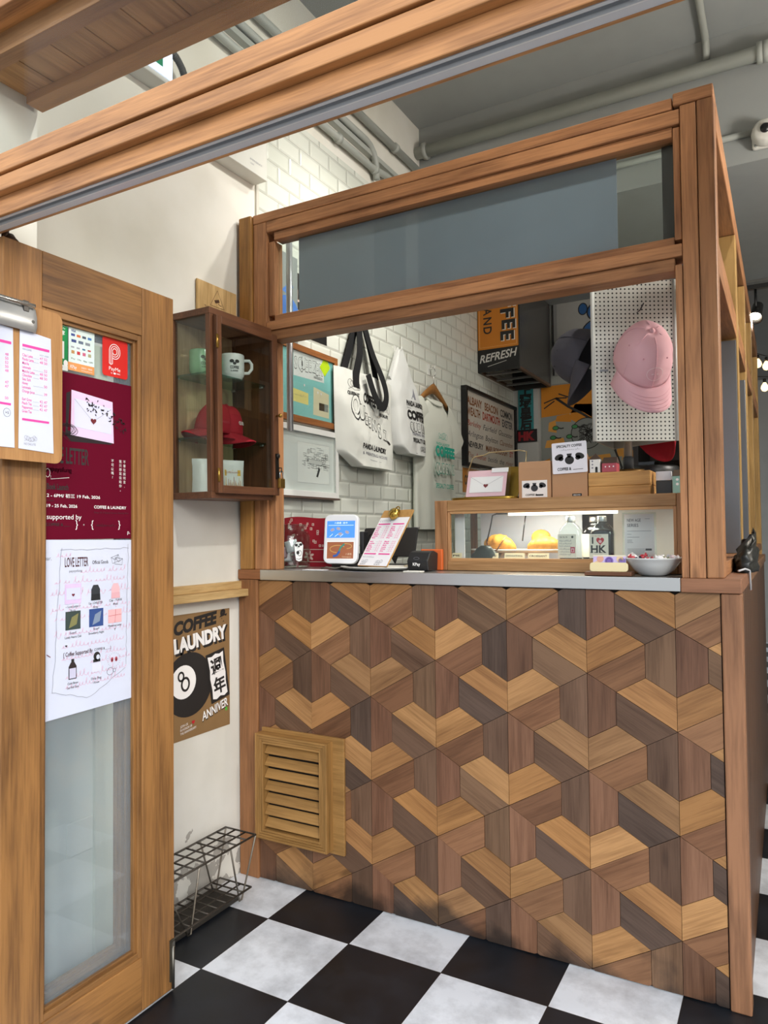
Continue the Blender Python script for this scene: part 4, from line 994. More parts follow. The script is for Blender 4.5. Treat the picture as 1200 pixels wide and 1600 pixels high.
pouch('plain white coffee pouch behind the cabinet corner post', (-1.690, 1.815, cz0+.0225), math.radians(40), False)

# umbrella stand made of steel wire
us = thing('umbrella_stand', 'rusty wire umbrella stand on the floor against the white wall', 'umbrella stand', (-1.68, 1.72, 0))
IRN = plain('#4a443d', .55, .6)
ux0, ux1, uy0, uy1, uz = -1.705, -1.575, 1.50, 1.925, .235
g = MB()
g.tube([(ux0, uy0, uz), (ux1, uy0, uz), (ux1, uy1, uz), (ux0, uy1, uz)], .0035, IRN, 6, True)
for k in range(1, 3): x = ux0+(ux1-ux0)*k/3; g.tube([(x, uy0, uz), (x, uy1, uz)], .0028, IRN, 6)
for k in range(1, 9): y = uy0+(uy1-uy0)*k/9; g.tube([(ux0, y, uz), (ux1, y, uz)], .0028, IRN, 6)
g.build('top_grid', us)
g = MB(); bx0, bx1, by0, by1, bz = -1.735, -1.60, 1.49, 1.93, .055
g.tube([(bx0, by0, bz), (bx1, by0, bz), (bx1, by1, bz), (bx0, by1, bz)], .0035, IRN, 6, True)
for k in range(1, 3): x = bx0+(bx1-bx0)*k/3; g.tube([(x, by0, bz), (x, by1, bz)], .0028, IRN, 6)
for k in range(1, 11): y = by0+(by1-by0)*k/11; g.tube([(bx0, y, bz), (bx1, y, bz)], .0028, IRN, 6)
g.build('lower_grid', us)
for x, xb in ((ux1, -1.640), (ux0, -1.755)):
    for ya, yb, yc in ((uy1, 1.93, 1.80), (1.66, 1.69, 1.52)):
        g = MB(); g.tube([(x, ya, uz), (xb, yb, .004), (xb, yb-.012, .004), (x, yc, uz)], .003, plain('#8a8276', .4, .8), 6); g.build('leg', us)
MB().box(-1.765, -1.645, 1.47, 1.925, .004, .018, plain('#3a352f', .7, .3)).build('drip_tray', us, .003)

# ------------------------------------------------------------------ pictures, bags and shirt on the tiled wall
TX = XW+.006                                  # face of the tiles
def frame_pic(name, label, cat, y0, y1, z0, z1, fw, fd, fmat_y, fmat_z, back, draw, glazed=True, flat=0.0):
    t = thing(name, label, cat, (TX+.01, (y0+y1)/2, z0))
    f = MB(); x0, x1 = TX+.001, TX+fd
    f.box(x0, x1, y0, y1, z0, z0+fw, fmat_y); f.box(x0, x1, y0, y1, z1-fw, z1, fmat_y); f.box(x0, x1, y0, y0+fw, z0+fw, z1-fw, fmat_z); f.box(x0, x1, y1-fw, y1, z0+fw, z1-fw, fmat_z)
    f.build('frame', t, .001)
    fr = face_x(TX+fd*.55, y0+fw, z0+fw)
    b = MB(); b.slab(fr, 0, 0, y1-y0-2*fw, z1-z0-2*fw, .004, back); draw(b, fr, y1-y0-2*fw, z1-z0-2*fw); b.build('backing', t)
    if glazed: MB().box(x1-.005, x1-.003, y0+fw, y1-fw, z0+fw, z1-fw, glass('#fbfdfc')).build('pane', t)
    return t
fw_ = wood('#9a6236', '#683e20', 'Y', .45, 1, .1, 'oak_frame'); fz_ = wood('#9a6236', '#683e20', 'Z', .45, 1, .1, 'oak_frame')
def d_teal(m, f, W, H):
    wp = plain('#eef0ee', .7)
    m.poly(f, [(.10, .165), (.325, .170), (.318, .285), (.10, .270)], wp, 1)
    for k, ch in enumerate('SQUEEZER'): m.text(f, ch, .105+k*.026, .195+.003*(k % 3), .052, INK, 2, bold=.030, xs=.62); m.text(f, ch, .1062+k*.026, .1965+.003*(k % 3), .0495, wp, 3, bold=.012, xs=.62)
    doodle(m, f, .245, .178, .06, .012, INK, 2, 4, .0008)
    m.poly(f, [(.290, .235), (.330, .200), (.372, .245), (.338, .292)], plain('#d3f016', .6), 4)
    m.poly(f, [(.090, .058), (.205, .055), (.205, .105), (.090, .112)], plain('#eedf88', .7), 1); m.scribble(f, .10, .19, .085, .010, GREYI, 2, 9, .0007)
    m.poly(f, [(.240, .020), (.362, .018), (.362, .125), (.244, .140)], plain('#e6dbb8', .7), 1); m.rect(f, .285, .045, .355, .078, plain('#453420', .6), 2); m.rect(f, .325, .045, .355, .078, plain('#8d8f88', .6), 3)
    for u, v in ((.175, .135), (.275, .120), (.30, .118)): m.disc(f, u, v, .005, .006, WHITEI, 4, 10)
frame_pic('pinboard_frame', 'wood framed turquoise board pinned with notes and a lime square', 'picture', 2.282, 2.730, 1.700, 2.022, .026, .024, fw_, fz_, plain('#8fd0cd', .6), d_teal)
def d_sketch(m, f, W, H):
    m.rect(f, .12, .035, W-.035, H-.04, plain('#f4f4f0', .7), 1); m.line(f, [(.12, .035), (W-.035, .035), (W-.035, H-.04), (.12, H-.04)], .0008, GREYI, 2, True)
    rg = random.Random(8); cu, cv = .255, .125
    for k in range(46):
        u = rg.uniform(.15, W-.06); v = cv+rg.uniform(-.04, .055)*(1-abs(u-cu)/.2); a = rg.uniform(.006, .04); b = rg.uniform(.004, .02)
        m.line(f, [(u, v), (u+a, v-.002), (u+a, v+b), (u, v+b)], .0016, plain('#5f5f60', .6), 2, rg.random() < .6)
    m.rect(f, .20, .118, .30, .135, plain('#dcdcd8', .7), 3); m.line(f, [(.20, .118), (.30, .114), (.30, .133), (.20, .137)], .001, INK, 4, True)
    m.poly(f, [(.255, .065), (.268, .062), (.285, .095), (.275, .11), (.268, .09)], plain('#2c2c2c', .7), 4)
wfy = plain('#e9e9e4', .4)
sk = frame_pic('sketch_frame', 'white framed pencil sketch of a street under the turquoise board', 'picture', 2.282, 2.722, 1.392, 1.684, .024, .030, wfy, wfy, plain('#e9ebe8', .7), d_sketch)
MB().box(TX+.001, TX+.036, 2.282, 2.722, 1.384, 1.392, plain('#5d4a40', .5)).build('bottom_ledge', sk)
def d_dark(m, f, W, H):
    m.text(f, 'PEVR', .05, .05, .055, plain('#d8b3a4', .6), 1, w=W*.8, bold=.03); m.text(f, 'LAUNDRY', .05, .14, .05, plain('#d8b3a4', .6), 1, w=W*.8, bold=.03)
sheet_thing('black_poster', face_x(TX+.002, 2.40, 2.072), .275, .26, lambda m, f: d_dark(m, f, .275, .26), 'black poster with pale pink lettering above the turquoise board', 'poster', mat=plain('#171414', .5))
def d_blue(m, f):
    m.disc(f, .10, .10, .085, .085, plain('#4a7fd0', .5), 1, 28); m.poly(f, [(.06, .20), (.10, .19), (.14, .23), (.12, .25)], plain('#4a7fd0', .5), 1); m.rect(f, .0, .0, .010, .34, plain('#2c2c2e', .5), 2)
sheet_thing('blue_print', face_x(TX+.003, 2.285, 2.03), .17, .36, d_blue, 'grey print with a blue disc seen through the left end of the transom', 'picture', th=.002, mat=plain('#8d9290', .5))
for k, (yy, zz) in enumerate(()): pass
# hanging steel tube beside the post
rd = MB(); rd.tube([(-1.662, 2.25, 1.632), (-1.662, 2.25, 2.41)], .0125, plain('#b9b9bb', .3, .6), 12); rd.tube([(-1.662, 2.25, 2.405), (-1.77, 2.25, 2.405)], .006, plain('#77777a', .4, .8), 8)
tag(rd.build('hanging_tube'), 'slim grey metal tube hanging upright in front of the turquoise board', 'tube')

TOTE = plain('#dfe0d8', .7); STRAP = plain('#0d0d0f', .9)
def bag_surface(y0, y1, z0, z1, xb, d, seed, taper, bottom_cut):
    """front face distance from the wall at (y, z)"""
    def s(y, z):
        u = (y-y0)/(y1-y0); v = (z-z0)/(z1-z0)
        b = d*(.35+.65*(1-v)**.8)*(1-min(1, abs(2*u-1))**5)
        wr = .010*nz(y*5+seed, z*7, seed)+.006*nz(y*14, z*11+seed, seed)+.0025*nz(y*33, z*30, seed)
        return xb+b+wr*min(1, 4*min(u, 1-u)+.25)
    return s
def tote(name, label, outline, xb, d, seed, mat):
    """outline: list of (v, yleft, yright, z) rows from bottom to top"""
    t = thing(name, label, 'bag', (xb, (outline[0][0]+outline[0][1])/2, outline[0][2]))
    z0, z1 = outline[0][2], outline[-1][2]
    def edge(z):
        for a, b in zip(outline, outline[1:]):
            if a[2] <= z <= b[2]:
                k = (z-a[2])/(b[2]-a[2]+1e-9); return a[0]+(b[0]-a[0])*k, a[1]+(b[1]-a[1])*k
        return outline[-1][0], outline[-1][1]
    ym0 = min(r[0] for r in outline); ym1 = max(r[1] for r in outline)
    srf = bag_surface(ym0, ym1, z0, z1, xb, d, seed, 0, 0)
    N, M_ = 44, 46
    def fr(u, v):
        z = z0+(z1-z0)*v; a, b = edge(z); y = a+(b-a)*u; e = min(1, min(u, 1-u)*16)**.5
        return Vector((xb+(srf(y, z)-xb)*e, y, z+.006*nz(u*3, v, seed)*(v > .9)))
    def bk(u, v):
        z = z0+(z1-z0)*v; a, b = edge(z); y = a+(b-a)*(1-u); return Vector((xb-.001+.003*nz(y*6, z*6, seed+9), y, z))
    m = MB().sheet(fr, N, M_, mat).sheet(bk, N, 8, mat)
    m.sheet(lambda u, v: fr(u, 0).lerp(bk(1-u, 0), v), N, 2, mat)
    m.build('body', t)
    return t, srf
# big tote
t1, s1_ = tote('tote_bag', 'large white tote bag with black straps and doodle lettering on the tiled wall', [(2.83, 3.16, 1.545), (2.70, 3.195, 1.605), (2.69, 3.20, 1.70), (2.685, 3.215, 1.90), (2.685, 3.222, 1.985)], TX+.030, .055, 3.1, TOTE)
f1 = Frame((0, 2.69, 1.55), (0, 1, 0), (0, 0, 1)); f1.n = Vector((1, 0, 0)); f1.warp = lambda a, b: s1_(2.69+a, 1.55+b)+.0012
pr = MB()
for k, (ch, u, v, h) in enumerate((('Q', .085, .235, .090), ('U', .150, .215, .070), ('E', .195, .195, .055), ('E', .228, .185, .050), ('N', .262, .175, .055), ('S', .310, .145, .070), ('Z', .362, .140, .050))):
    pr.text(f1, ch, u, v, h, INK, 1, bold=.050, xs=.70, rot=-.12); pr.text(f1, ch, u+.002, v+.0025, h-.005, plain('#e6e7df', .7), 3, bold=.026, xs=.70, rot=-.12)
pr.disc(f1, .415, .128, .016, .008, INK, 2, 14, -.6)
pr.build('print', t1); pr = MB()
pr.text(f1, 'PANDA LAUNDRY', .165, .080, .024, INK, 1, w=.215, bold=.04, rot=-.05)
pr.text(f1, '& PRINTING HOUSE', .165, .052, .014, GREYI, 1, w=.22, bold=.01, rot=-.05); pr.line(f1, [(.22, .030), (.33, .024)], .0015, GREYI, 1)
pr.build('print', t1); pr = MB()
pr.text(f1, 'QUEEN ST', .070, .318, .016, INK, 1, w=.090, bold=.04, rot=-.05); doodle(pr, f1, .078, .342, .085, .050, INK, 1, 6, .0018)
pr.text(f1, 'COFFEE &', .195, .300, .045, INK, 1, w=.150, bold=.05, rot=-.10)
pr.text(f1, 'NO SALUTE', .345, .252, .016, INK, 1, w=.085, bold=.04, rot=-.05); doodle(pr, f1, .345, .278, .080, .045, INK, 1, 7, .0018)
pr.build('print', t1)
def strap(pts, wd, nrm=(1, 0, 0)):
    P = [Vector(p) for p in pts]; P = [P[0]*2-P[1]]+P+[P[-1]*2-P[-2]]; Q = []
    for k in range(1, len(P)-2):
        for q in range(6):
            t = q/6; a, b, c, d = P[k-1], P[k], P[k+1], P[k+2]
            Q.append((b*2+(c-a)*t+(a*2-b*5+c*4-d)*t*t+(b*3-a-c*3+d)*t**3)/2)
    Q.append(P[-2]); rings = []; prev = None
    for k in range(len(Q)):
        d = (Q[min(k+1, len(Q)-1)]-Q[max(k-1, 0)]).normalized(); n_ = Vector(nrm); n_ = (n_-d*n_.dot(d)).normalized(); sd_ = d.cross(n_)
        if prev is not None and sd_.dot(prev) < 0: sd_ = -sd_
        prev = sd_
        rings.append([Q[k]+sd_*wd/2*i+n_*.0016*j for i, j in ((-1, -1), (1, -1), (1, 1), (-1, 1))])
    return MB().loft(rings, STRAP, smooth=False)
hx = TX+.05
top = (TX+.028, 2.955, 2.215)
def arc_strap(y0, y1, x0, x1, zb, base_x):
    P = []
    for k in range(13):
        v = k/12; P.append((base_x+(top[0]-base_x)*v, y0+(top[1]-.035-y0)*v**.9, zb+(top[2]-zb)*v))
    return P
for k, (pts, wd) in enumerate((
    ([(s1_(2.835, 1.93)+.004, 2.835, 1.905), (s1_(2.835, 1.97)+.004, 2.840, 1.97), (TX+.055, 2.87, 2.07), (TX+.040, 2.895, 2.16), (TX+.032, 2.905, 2.235)], .050),
    ([(TX+.034, 2.945, 2.235), (TX+.055, 2.985, 2.10), (TX+.085, 3.03, 1.98), (TX+.098, 3.045, 1.90), (TX+.100, 3.02, 1.845), (TX+.100, 2.975, 1.845), (TX+.096, 2.93, 1.89), (TX+.085, 2.895, 1.975)], .044),
    ([(TX+.030, 2.95, 2.235), (TX+.040, 3.0, 2.10), (TX+.050, 3.03, 1.975)], .048),
    ([(TX+.016, 2.79, 1.98), (TX+.02, 2.83, 2.08), (TX+.022, 2.87, 2.17), (TX+.022, 2.90, 2.235)], .046))):
    strap(pts, wd).build('strap', t1)
def hook(y, z, label):
    h = MB(); mm = plain('#e4e4de', .25)
    h.box(TX, TX+.004, y-.016, y+.016, z-.03, z+.03, mm); h.tube([(TX+.004, y, z+.005), (TX+.03, y, z), (TX+.04, y, z+.008), (TX+.042, y, z+.02)], .004, mm, 8)
    return tag(h.build('wall_hook', None, .001), label, 'hook')
hook(2.925, 2.236, 'white wall hook carrying the large white tote bag')
# second tote
t2, s2_ = tote('tote_bag', 'soft white tote bag with bold black print beside the large tote', [(3.30, 3.53, 1.645), (3.24, 3.57, 1.68), (3.23, 3.585, 1.76), (3.23, 3.54, 1.88), (3.20, 3.47, 2.0), (3.23, 3.41, 2.06), (3.30, 3.35, 2.19)], TX+.012, .075, 7.7, plain('#d9dad6', .85))
f2 = Frame((0, 3.25, 1.64), (0, 1, 0), (0, 0, 1)); f2.n = Vector((1, 0, 0)); f2.warp = lambda a, b: s2_(3.25+a, 1.64+b)+.0012
p2 = MB(); p2.text(f2, 'PANDA LAUNDRY', .075, .262, .026, INK, 1, w=.20, bold=.05); p2.line(f2, [(.08, .250), (.27, .250)], .0015, INK, 1); p2.text(f2, 'COFFEE', .075, .192, .046, INK, 1, w=.22, bold=.07)
for k, ch in enumerate('QUEEN'): p2.text(f2, ch, .09+k*.042, .130, .046, INK, 1, bold=.05, xs=.8); p2.text(f2, ch, .092+k*.042, .132, .042, plain('#dcddd8', .8), 3, bold=.02, xs=.8)
p2.text(f2, 'TAIPING SHAN', .105, .108, .015, GREYI, 1, w=.17, bold=.02); p2.text(f2, 'SPECIALTY COFFEE', .11, .072, .022, INK, 1, w=.19, bold=.04); doodle(p2, f2, .19, .026, .07, .034, INK, 1, 9, .0018); p2.line(f2, [(.14, .014), (.27, .010)], .0015, INK, 1); p2.poly(f2, [(.13, .30), (.18, .30), (.165, .33), (.157, .36), (.15, .33)], GREYI, 1)
p2.build('print', t2)
for yy, x_ in ((3.215, TX+.03), (3.42, TX+.034)): MB().bar((x_, yy, 2.02), (x_, 3.315, 2.19), .045, .004, plain('#d9dad6', .85), (1, 0, 0)).build('strap', t2)
hook(3.318, 2.185, 'white wall hook carrying the soft white tote bag')

# T-shirt on a wooden hanger
sh = thing('t_shirt', 'cream T-shirt with green print on a wooden hanger on the tiled wall', 'shirt', (TX+.03, 3.72, 1.25))
SHIRT = plain('#cfd1c5', .9)
def shirt_half(y):
    pass
def body(z):  # half width, depth
    v = (z-1.255)/(1.985-1.255)
    return .262-.020*v, .030+.012*math.sin(PI*v)
rings = []
for k in range(26):
    z = 1.255+(1.985-1.255)*k/25; v = k/25; hw, dp = body(z)
    if v > .86: q = (v-.86)/.14; hw = hw*(1-q)+.075*q; dp *= 1-.35*q
    ring = []
    for i in range(40):
        a = 2*PI*i/40; c, s = math.cos(a), math.sin(a)
        y = 3.72+hw*(abs(c)**.75)*(1 if c > 0 else -1); x = TX+.034+dp*(abs(s)**.8)*(1 if s > 0 else -1)*.85
        fold = .010*math.sin(y*46+2*nz(0, 0, z*3))*(1-v)**1.2
        x = max(TX+.002, x+fold*(s > 0)+.004*nz(y*9, z*6, 1))
        ring.append((x, y, z))
    rings.append(ring)
b = MB().loft(rings, SHIRT, caps=False); b.build('body', sh)
for sg in (-1, 1):
    rr = []
    for k in range(9):
        v = k/8; cy_ = 3.72+sg*(.13+.20*v); cz_ = 1.955-.06*v-.145*v**1.6; hw = .085+.008*v
        dirv = Vector((0, sg*.62, -.78)).normalized() if k > 2 else Vector((0, sg*.85, -.5)).normalized(); up = Vector((0, dirv.z*-sg, dirv.y*sg)).normalized()
        rr.append([Vector((max(TX+.002, TX+.034+.026*math.sin(2*PI*i/20)+.003*nz(i, k, 5)), cy_, cz_-.04*(1-v)))+up*hw*math.cos(2*PI*i/20) for i in range(20)])
    MB().loft(rr, SHIRT, caps=False).build('sleeve', sh)
nk = []
for k in range(25):
    a = 2*PI*k/24; nk.append((TX+.036+.026*math.cos(a), 3.72+.086*math.sin(a), 1.985-.03*max(0, math.cos(a))))
MB().tube(nk[:-1], .007, SHIRT, 8, True).build('collar', sh)
GRN = plain('#1d9e86', .8); f3 = Frame((0, 3.60, 1.42), (0, 1, 0), (0, 0, 1)); f3.n = Vector((1, 0, 0)); f3.warp = lambda a, b: TX+.034+.050+.003*nz((3.6+a)*9, (1.42+b)*6, 1)+.004
g3 = MB(); g3.text(f3, 'COFFEE', .02, .245, .055, GRN, 1, w=.26, bold=.06)
for k, ch in enumerate('QUEENS'): g3.text(f3, ch, .02+k*.045, .150, .055, GRN, 1, bold=.05, xs=.8); g3.text(f3, ch, .022+k*.045, .152, .051, plain('#d2d4c8', .9), 3, bold=.03, xs=.8)
g3.build('print', sh); g3 = MB(); g3.text(f3, 'SPECIALTY COFFEE', .02, .065, .026, GRN, 1, w=.24, bold=.02); g3.build('print', sh); g3 = MB(); doodle(g3, f3, .06, .34, .10, .04, GRN, 1, 3, .002); g3.text(f3, 'PANDA LAUNDRY', .03, .305, .016, GRN, 1, w=.18, bold=.02); 
g3.build('print', sh)
hgr = thing('coat_hanger', 'wooden coat hanger with a wire hook inside the T-shirt collar', 'hanger', (TX+.034, 3.72, 1.98))
hm = wood('#a9763f', '#80552b', 'Y', .4, 1, 0, 'hanger_timber'); hb = MB()
pts = [(TX+.034, 3.72+sg*s*.19, 2.055-.09*abs(s)**1.3) for sg, s in ((-1, 1), (-1, .7), (-1, .4), (-1, .15), (1, 0), (1, .15), (1, .4), (1, .7), (1, 1))]
rings = []
for p, hh in zip(pts, (.010, .016, .020, .026, .030, .026, .020, .016, .010)):
    rings.append([(p[0]+.007*a, p[1], p[2]+hh*b) for a, b in ((-1, -1), (1, -1), (1, .6), (.4, 1), (-.4, 1), (-1, .6))])
hb.loft(rings, hm); hb.build('shoulder_bar', hgr)
MB().tube([(TX+.034, 3.72, 2.08), (TX+.034, 3.72, 2.125)]+[(TX+.034, 3.72+.025*math.sin(a), 2.15-.025*math.cos(a)) for a in (0, .6, 1.2, 1.8, 2.4, 3.0, 3.6)], .0025, plain('#d5d5d2', .2, .9), 8).build('wire_hook', hgr)
hook(3.722, 2.168, 'white wall hook carrying the wooden coat hanger')

# framed lettering print and postcards further along the wall
BLK = plain('#0f0f10', .4)
def d_letter(m, f, W, H):
    col = [plain('#2c2c2e', .6), plain('#7d4a22', .6), plain('#9d3420', .6), plain('#4b4b50', .6)]
    rows = ('ALBANY BEACON COMMON', 'WEALTH DARTMOUTH EXETER', 'Berkeley Fairfield Gloucester', 'Arlington Boylston Clarendon', 'NEWBURY MARLBOROUGH ST', 'The Avenue beside the river')
    for r, t in enumerate(rows):
        h = .052 if r < 2 else .038; v = H-.085-r*.068
        words = t.split(' '); u = .03; sc_ = (W-.06)/max(1, len(t))
        for k, wd in enumerate(words):
            m.text(f, wd, u, v, h, col[(r+k) % 4 if r else (1 if k < 2 else 0)], 1, w=sc_*len(wd)*.97, bold=.03 if r in (0, 1, 4) else .0, shear=0 if r in (0, 1, 4) else .3); u += sc_*(len(wd)+1)
frame_pic('lettering_frame', 'black framed print covered in rows of lettering on the far tiled wall', 'picture', 4.19, 5.16, 1.655, 2.16, .022, .040, BLK, BLK, plain('#b5aea2', .7), d_letter, False)
for k, (y0, y1, c, t, lab) in enumerate(((4.20, 4.50, '#b57830', 'COOL KIDS', 'orange card lettered in black below the lettering frame'), (4.505, 4.78, '#3e6a68', 'QUEENS', 'dark teal card below the lettering frame'), (4.785, 5.12, '#a99560', 'ROAD', 'sand coloured card below the lettering frame'))):
    sheet_thing('postcard', face_x(TX+.002, y0, 1.49), y1-y0, .155, lambda m, f: m.text(f, t, .03, .05, .06, INK if k != 1 else plain('#27403f', .6), 1, w=(y1-y0)-.06, bold=.04), lab, 'card', mat=plain(c, .6))

# sign box reaching from the wall under the ceiling
lb = thing('sign_box', 'tall orange and black coffee stand sign box at the end of the tiled wall', 'sign', (-1.63, 4.83, 2.29))
bx0, bx1, by0, by1, bz0, bz1 = TX+.001, -1.487, 4.48, 5.20, 2.292, 2.90
cs = MB(); dm = plain('#3a3734', .5); br_ = plain('#5a4230', .5)
cs.box(bx0, bx1, by0+.006, by0+.012, bz0, bz1, dm)
for x0, x1 in ((bx0, bx0+.02), (bx1-.02, bx1)):
    for y0, y1 in ((by0+.012, by0+.03), (by1-.02, by1)): cs.box(x0, x1, y0, y1, bz0, bz1, dm)
    cs.box(x0, x1, by0+.03, by1-.02, bz0, bz0+.02, br_)
for k in range(3): cs.box(bx0+.02, bx1-.02, by0+.10+k*.2, by0+.13+k*.2, bz0, bz0+.012, plain('#8c8a86', .3, .6))
cs.box(bx0+.02, bx1-.02, by1-.02, by1, bz0, bz1, dm)
cs.build('casing', lb, .001)
MB().box(bx1-.008, bx1-.004, by0+.03, by1-.02, bz0+.02, bz1, plain('#4c4a47', .25)).build('side_panel', lb)
lf = face_y(bx0, by0+.0055, bz0); W = bx1-bx0
fp = MB(); OR = plain('#c5781c', .5)
fp.slab(lf, 0, 0, W, bz1-bz0, .004, BLK); fp.rect(lf, 0.004, .150, W-.004, bz1-bz0, OR, 1); fp.line(lf, [(.016, .60), (.016, .164), (W-.016, .164), (W-.016, .60)], .003, plain('#e2b070', .5), 2)
lw = plain('#d9d4c8', .5)
for k, ch in enumerate('EEFFOC'):
    v = .192+k*.073
    fp.text(lf, ch, W-.115+.010*(k % 2), v+.060, .088, lw, 3, rot=-PI/2, bold=.05, w=.062); fp.text(lf, ch, W-.121+.010*(k % 2), v+.063, .088, INK, 4, rot=-PI/2, bold=.04, w=.060)
for k, ch in enumerate('DNATS'): fp.text(lf, ch, .045, .245+k*.062+.054, .058, INK, 3, rot=-PI/2, bold=.02, w=.048)
fp.text(lf, 'REFRESH', .014, .062, .052, plain('#c9c6c0', .5), 2, w=.265, shear=.35, bold=.02, rot=.10); fp.line(lf, [(.07, .035), (.20, .062)], .003, plain('#c9c6c0', .5), 2)
fp.build('front_panel', lb)

# end wall: street sign on a white pier, mural and print
struct(MB().box(TX, -1.585, 5.20, 5.249, 0, 2.905, plain('#b9bab6', .4)).build('trim_6'))
ss = thing('street_sign', 'turquoise and black vertical sign with black characters on the white pier', 'sign', (-1.68, 5.19, 1.90))
m = MB(); f = face_y(-1.735, 5.192, 1.995); m.slab(f, 0, 0, .115, .33, .006, plain('#2f7f82', .5))
for k, ch in enumerate('上環皇后'): m.text(f, ch, .0575, .255-k*.081, .064, INK, 1, al='M', bold=.05)
m.build('turquoise_panel', ss)
m = MB(); f = face_y(-1.755, 5.190, 1.90); m.slab(f, 0, 0, .160, .094, .007, plain('#151214', .5)); m.text(f, 'HK', .08, .016, .062, plain('#8f1f26', .5), 1, al='M', w=.125, bold=.06); m.build('black_panel', ss)
def d_print(m, f):
    m.rect(f, .03, .03, .56, .60, plain('#aaa9a4', .6), 1)
    bl = plain('#2d5c93', .6)
    m.disc(f, .33, .43, .085, .075, INK, 2, 24); m.disc(f, .33, .43, .075, .066, bl, 3, 24); m.disc(f, .30, .30, .10, .075, INK, 2, 24, .5); m.disc(f, .30, .30, .09, .066, bl, 3, 24, .5); m.disc(f, .22, .46, .035, .045, INK, 2); m.disc(f, .22, .46, .028, .038, bl, 3)
    m.line(f, [(.0, .0), (.0, .62), (.60, .62)], .012, INK, 2)
sheet_thing('framed_print', face_y(-1.475, 5.235, 2.38), .60, .64, d_print, 'large grey print with a blue blot hanging at the top of the end wall', 'picture', th=.015, mat=plain('#8f8f8c', .6))
def d_mural(m, f):
    o = plain('#c8801f', .7); o2 = plain('#d79a45', .7); rg = random.Random(4)
    for k in range(26):
        u, v = rg.uniform(0, 1.2), rg.uniform(.2, .80); a, b = rg.uniform(.03, .16), rg.uniform(.02, .08)
        m.poly(f, [(u, v), (min(1.35, u+a), v+rg.uniform(-.02, .02)), (min(1.35, u+a*.9), min(.83, v+b)), (u+a*.1, min(.83, v+b*.8))], o if k % 2 else o2, 1+k*.02)
    m.poly(f, [(.0, .60), (.30, .62), (.55, .45), (.50, .83), (0, .83)], o, 2); m.poly(f, [(.20, .58), (.42, .44), (.60, .52), (.45, .66), (.25, .68)], o, 2)
    m.line(f, [(.11, .735), (.20, .665), (.30, .605), (.42, .52)], .018, INK, 3); m.line(f, [(.02, .705), (.11, .735), (.19, .73)], .009, INK, 3); m.line(f, [(.02, .665), (.10, .715)], .009, INK, 3); m.line(f, [(.13, .765), (.20, .735)], .009, INK, 3)
    m.disc(f, .33, .46, .115, .115, INK, 3, 30); m.disc(f, .33, .46, .109, .109, plain('#7f827f', .7), 4, 30)
    for k in range(50): m.line(f, [(.33+rg.uniform(-.075, .075), .46+rg.uniform(-.075, .075)) for _ in range(2)], .004, INK, 5)
    g = plain('#3f8a50', .6)
    for u, v in ((.105, .515), (.085, .445), (.245, .515), (.205, .445)):
        m.disc(f, u, v, .024, .017, INK, 6, 16); m.disc(f, u, v, .019, .012, g, 7, 16); m.line(f, [(u+.018, v), (u+.040, v-.007), (u+.060, v-.004)], .009, INK, 6)
    for k in range(10): m.line(f, [(.50+.09*k, .40), (.57+.09*k, .20), (.52+.09*k, .05)], .014, INK, 3)
sheet_thing('mural_panel', face_y(-1.575, 5.244, 1.48), 1.36, .84, d_mural, 'grey and orange painted mural panel across the lower end wall', 'mural', th=.004, mat=plain('#8d908b', .7))

# ------------------------------------------------------------------ things on the steel worktop, left to right
GL = glass('#f3f8f6', 1.45, 0, 'clear_glass')
jar = thing('glass_jar', 'big open glass tip jar with black and white stickers on the worktop', 'jar', (-1.660, 2.245, CT+.001))
J = (-1.660, 2.245, CT+.001); R_ = .074
MB().lathe([(.02, 0), (.066, 0), (.073, .006), (R_, .02), (R_, .115), (.068, .132), (.056, .142), (.054, .148), (.058, .150), (.060, .156), (.058, .163), (.055, .164), (.052, .160), (.050, .148), (.052, .140), (.064, .130), (.0705, .114), (.0705, .02), (.068, .008), (.02, .006)], GL, J, 44).build('glass_body', jar)
stk = MB(); vd = Vector((1.6, -2.18, 0)).normalized()
def jar_frame(ang):
    d = Vector((math.cos(ang), math.sin(ang), 0)); r_ = Vector((-math.sin(ang), math.cos(ang), 0))
    f = Frame(Vector(J)+d*(R_+.0006), r_, (0, 0, 1)); f.warp = lambda a, b: -(R_-math.sqrt(max(0, R_*R_-a*a))); return f
a0 = math.atan2(-2.18, 1.6)
f = jar_frame(a0-.85); W2 = plain('#f4f4f2', .5)
stk.poly(f, [(-.016, .022), (.012, .020), (.020, .055), (.022, .085), (.006, .100), (-.014, .105), (-.018, .07)], W2, 1)
for u, v, a, b in ((-.008, .092, .005, .008), (.016, .086, .006, .006), (-.003, .076, .004, .006), (.010, .073, .006, .008), (.0, .058, .014, .004), (-.010, .028, .005, .006), (.008, .027, .005, .005), (.0, .042, .004, .004)): stk.disc(f, u, v, a, b, INK, 2, 12)
f = jar_frame(a0+.42)
stk.poly(f, [(-.012, .030), (.0, .024), (.013, .028), (.018, .06), (.020, .085), (.010, .098), (-.010, .098), (-.019, .085), (-.016, .055)], W2, 1); stk.line(f, [(-.012, .030), (0, .024), (.013, .028), (.018, .06), (.020, .085), (.010, .098), (-.010, .098), (-.019, .085), (-.016, .055)], .0018, INK, 2, True)
for u, v, a, b in ((-.010, .086, .006, .005), (.008, .088, .007, .005), (0, .081, .004, .003), (-.004, .058, .006, .007)): stk.disc(f, u, v, a, b, INK, 2, 12)
stk.ring(f, .003, .056, .008, .010, .0015, INK, 3, 14); stk.line(f, [(-.010, .036), (0, .033), (.010, .037)], .0015, INK, 3)
stk.build('sticker', jar)
rg = random.Random(21)
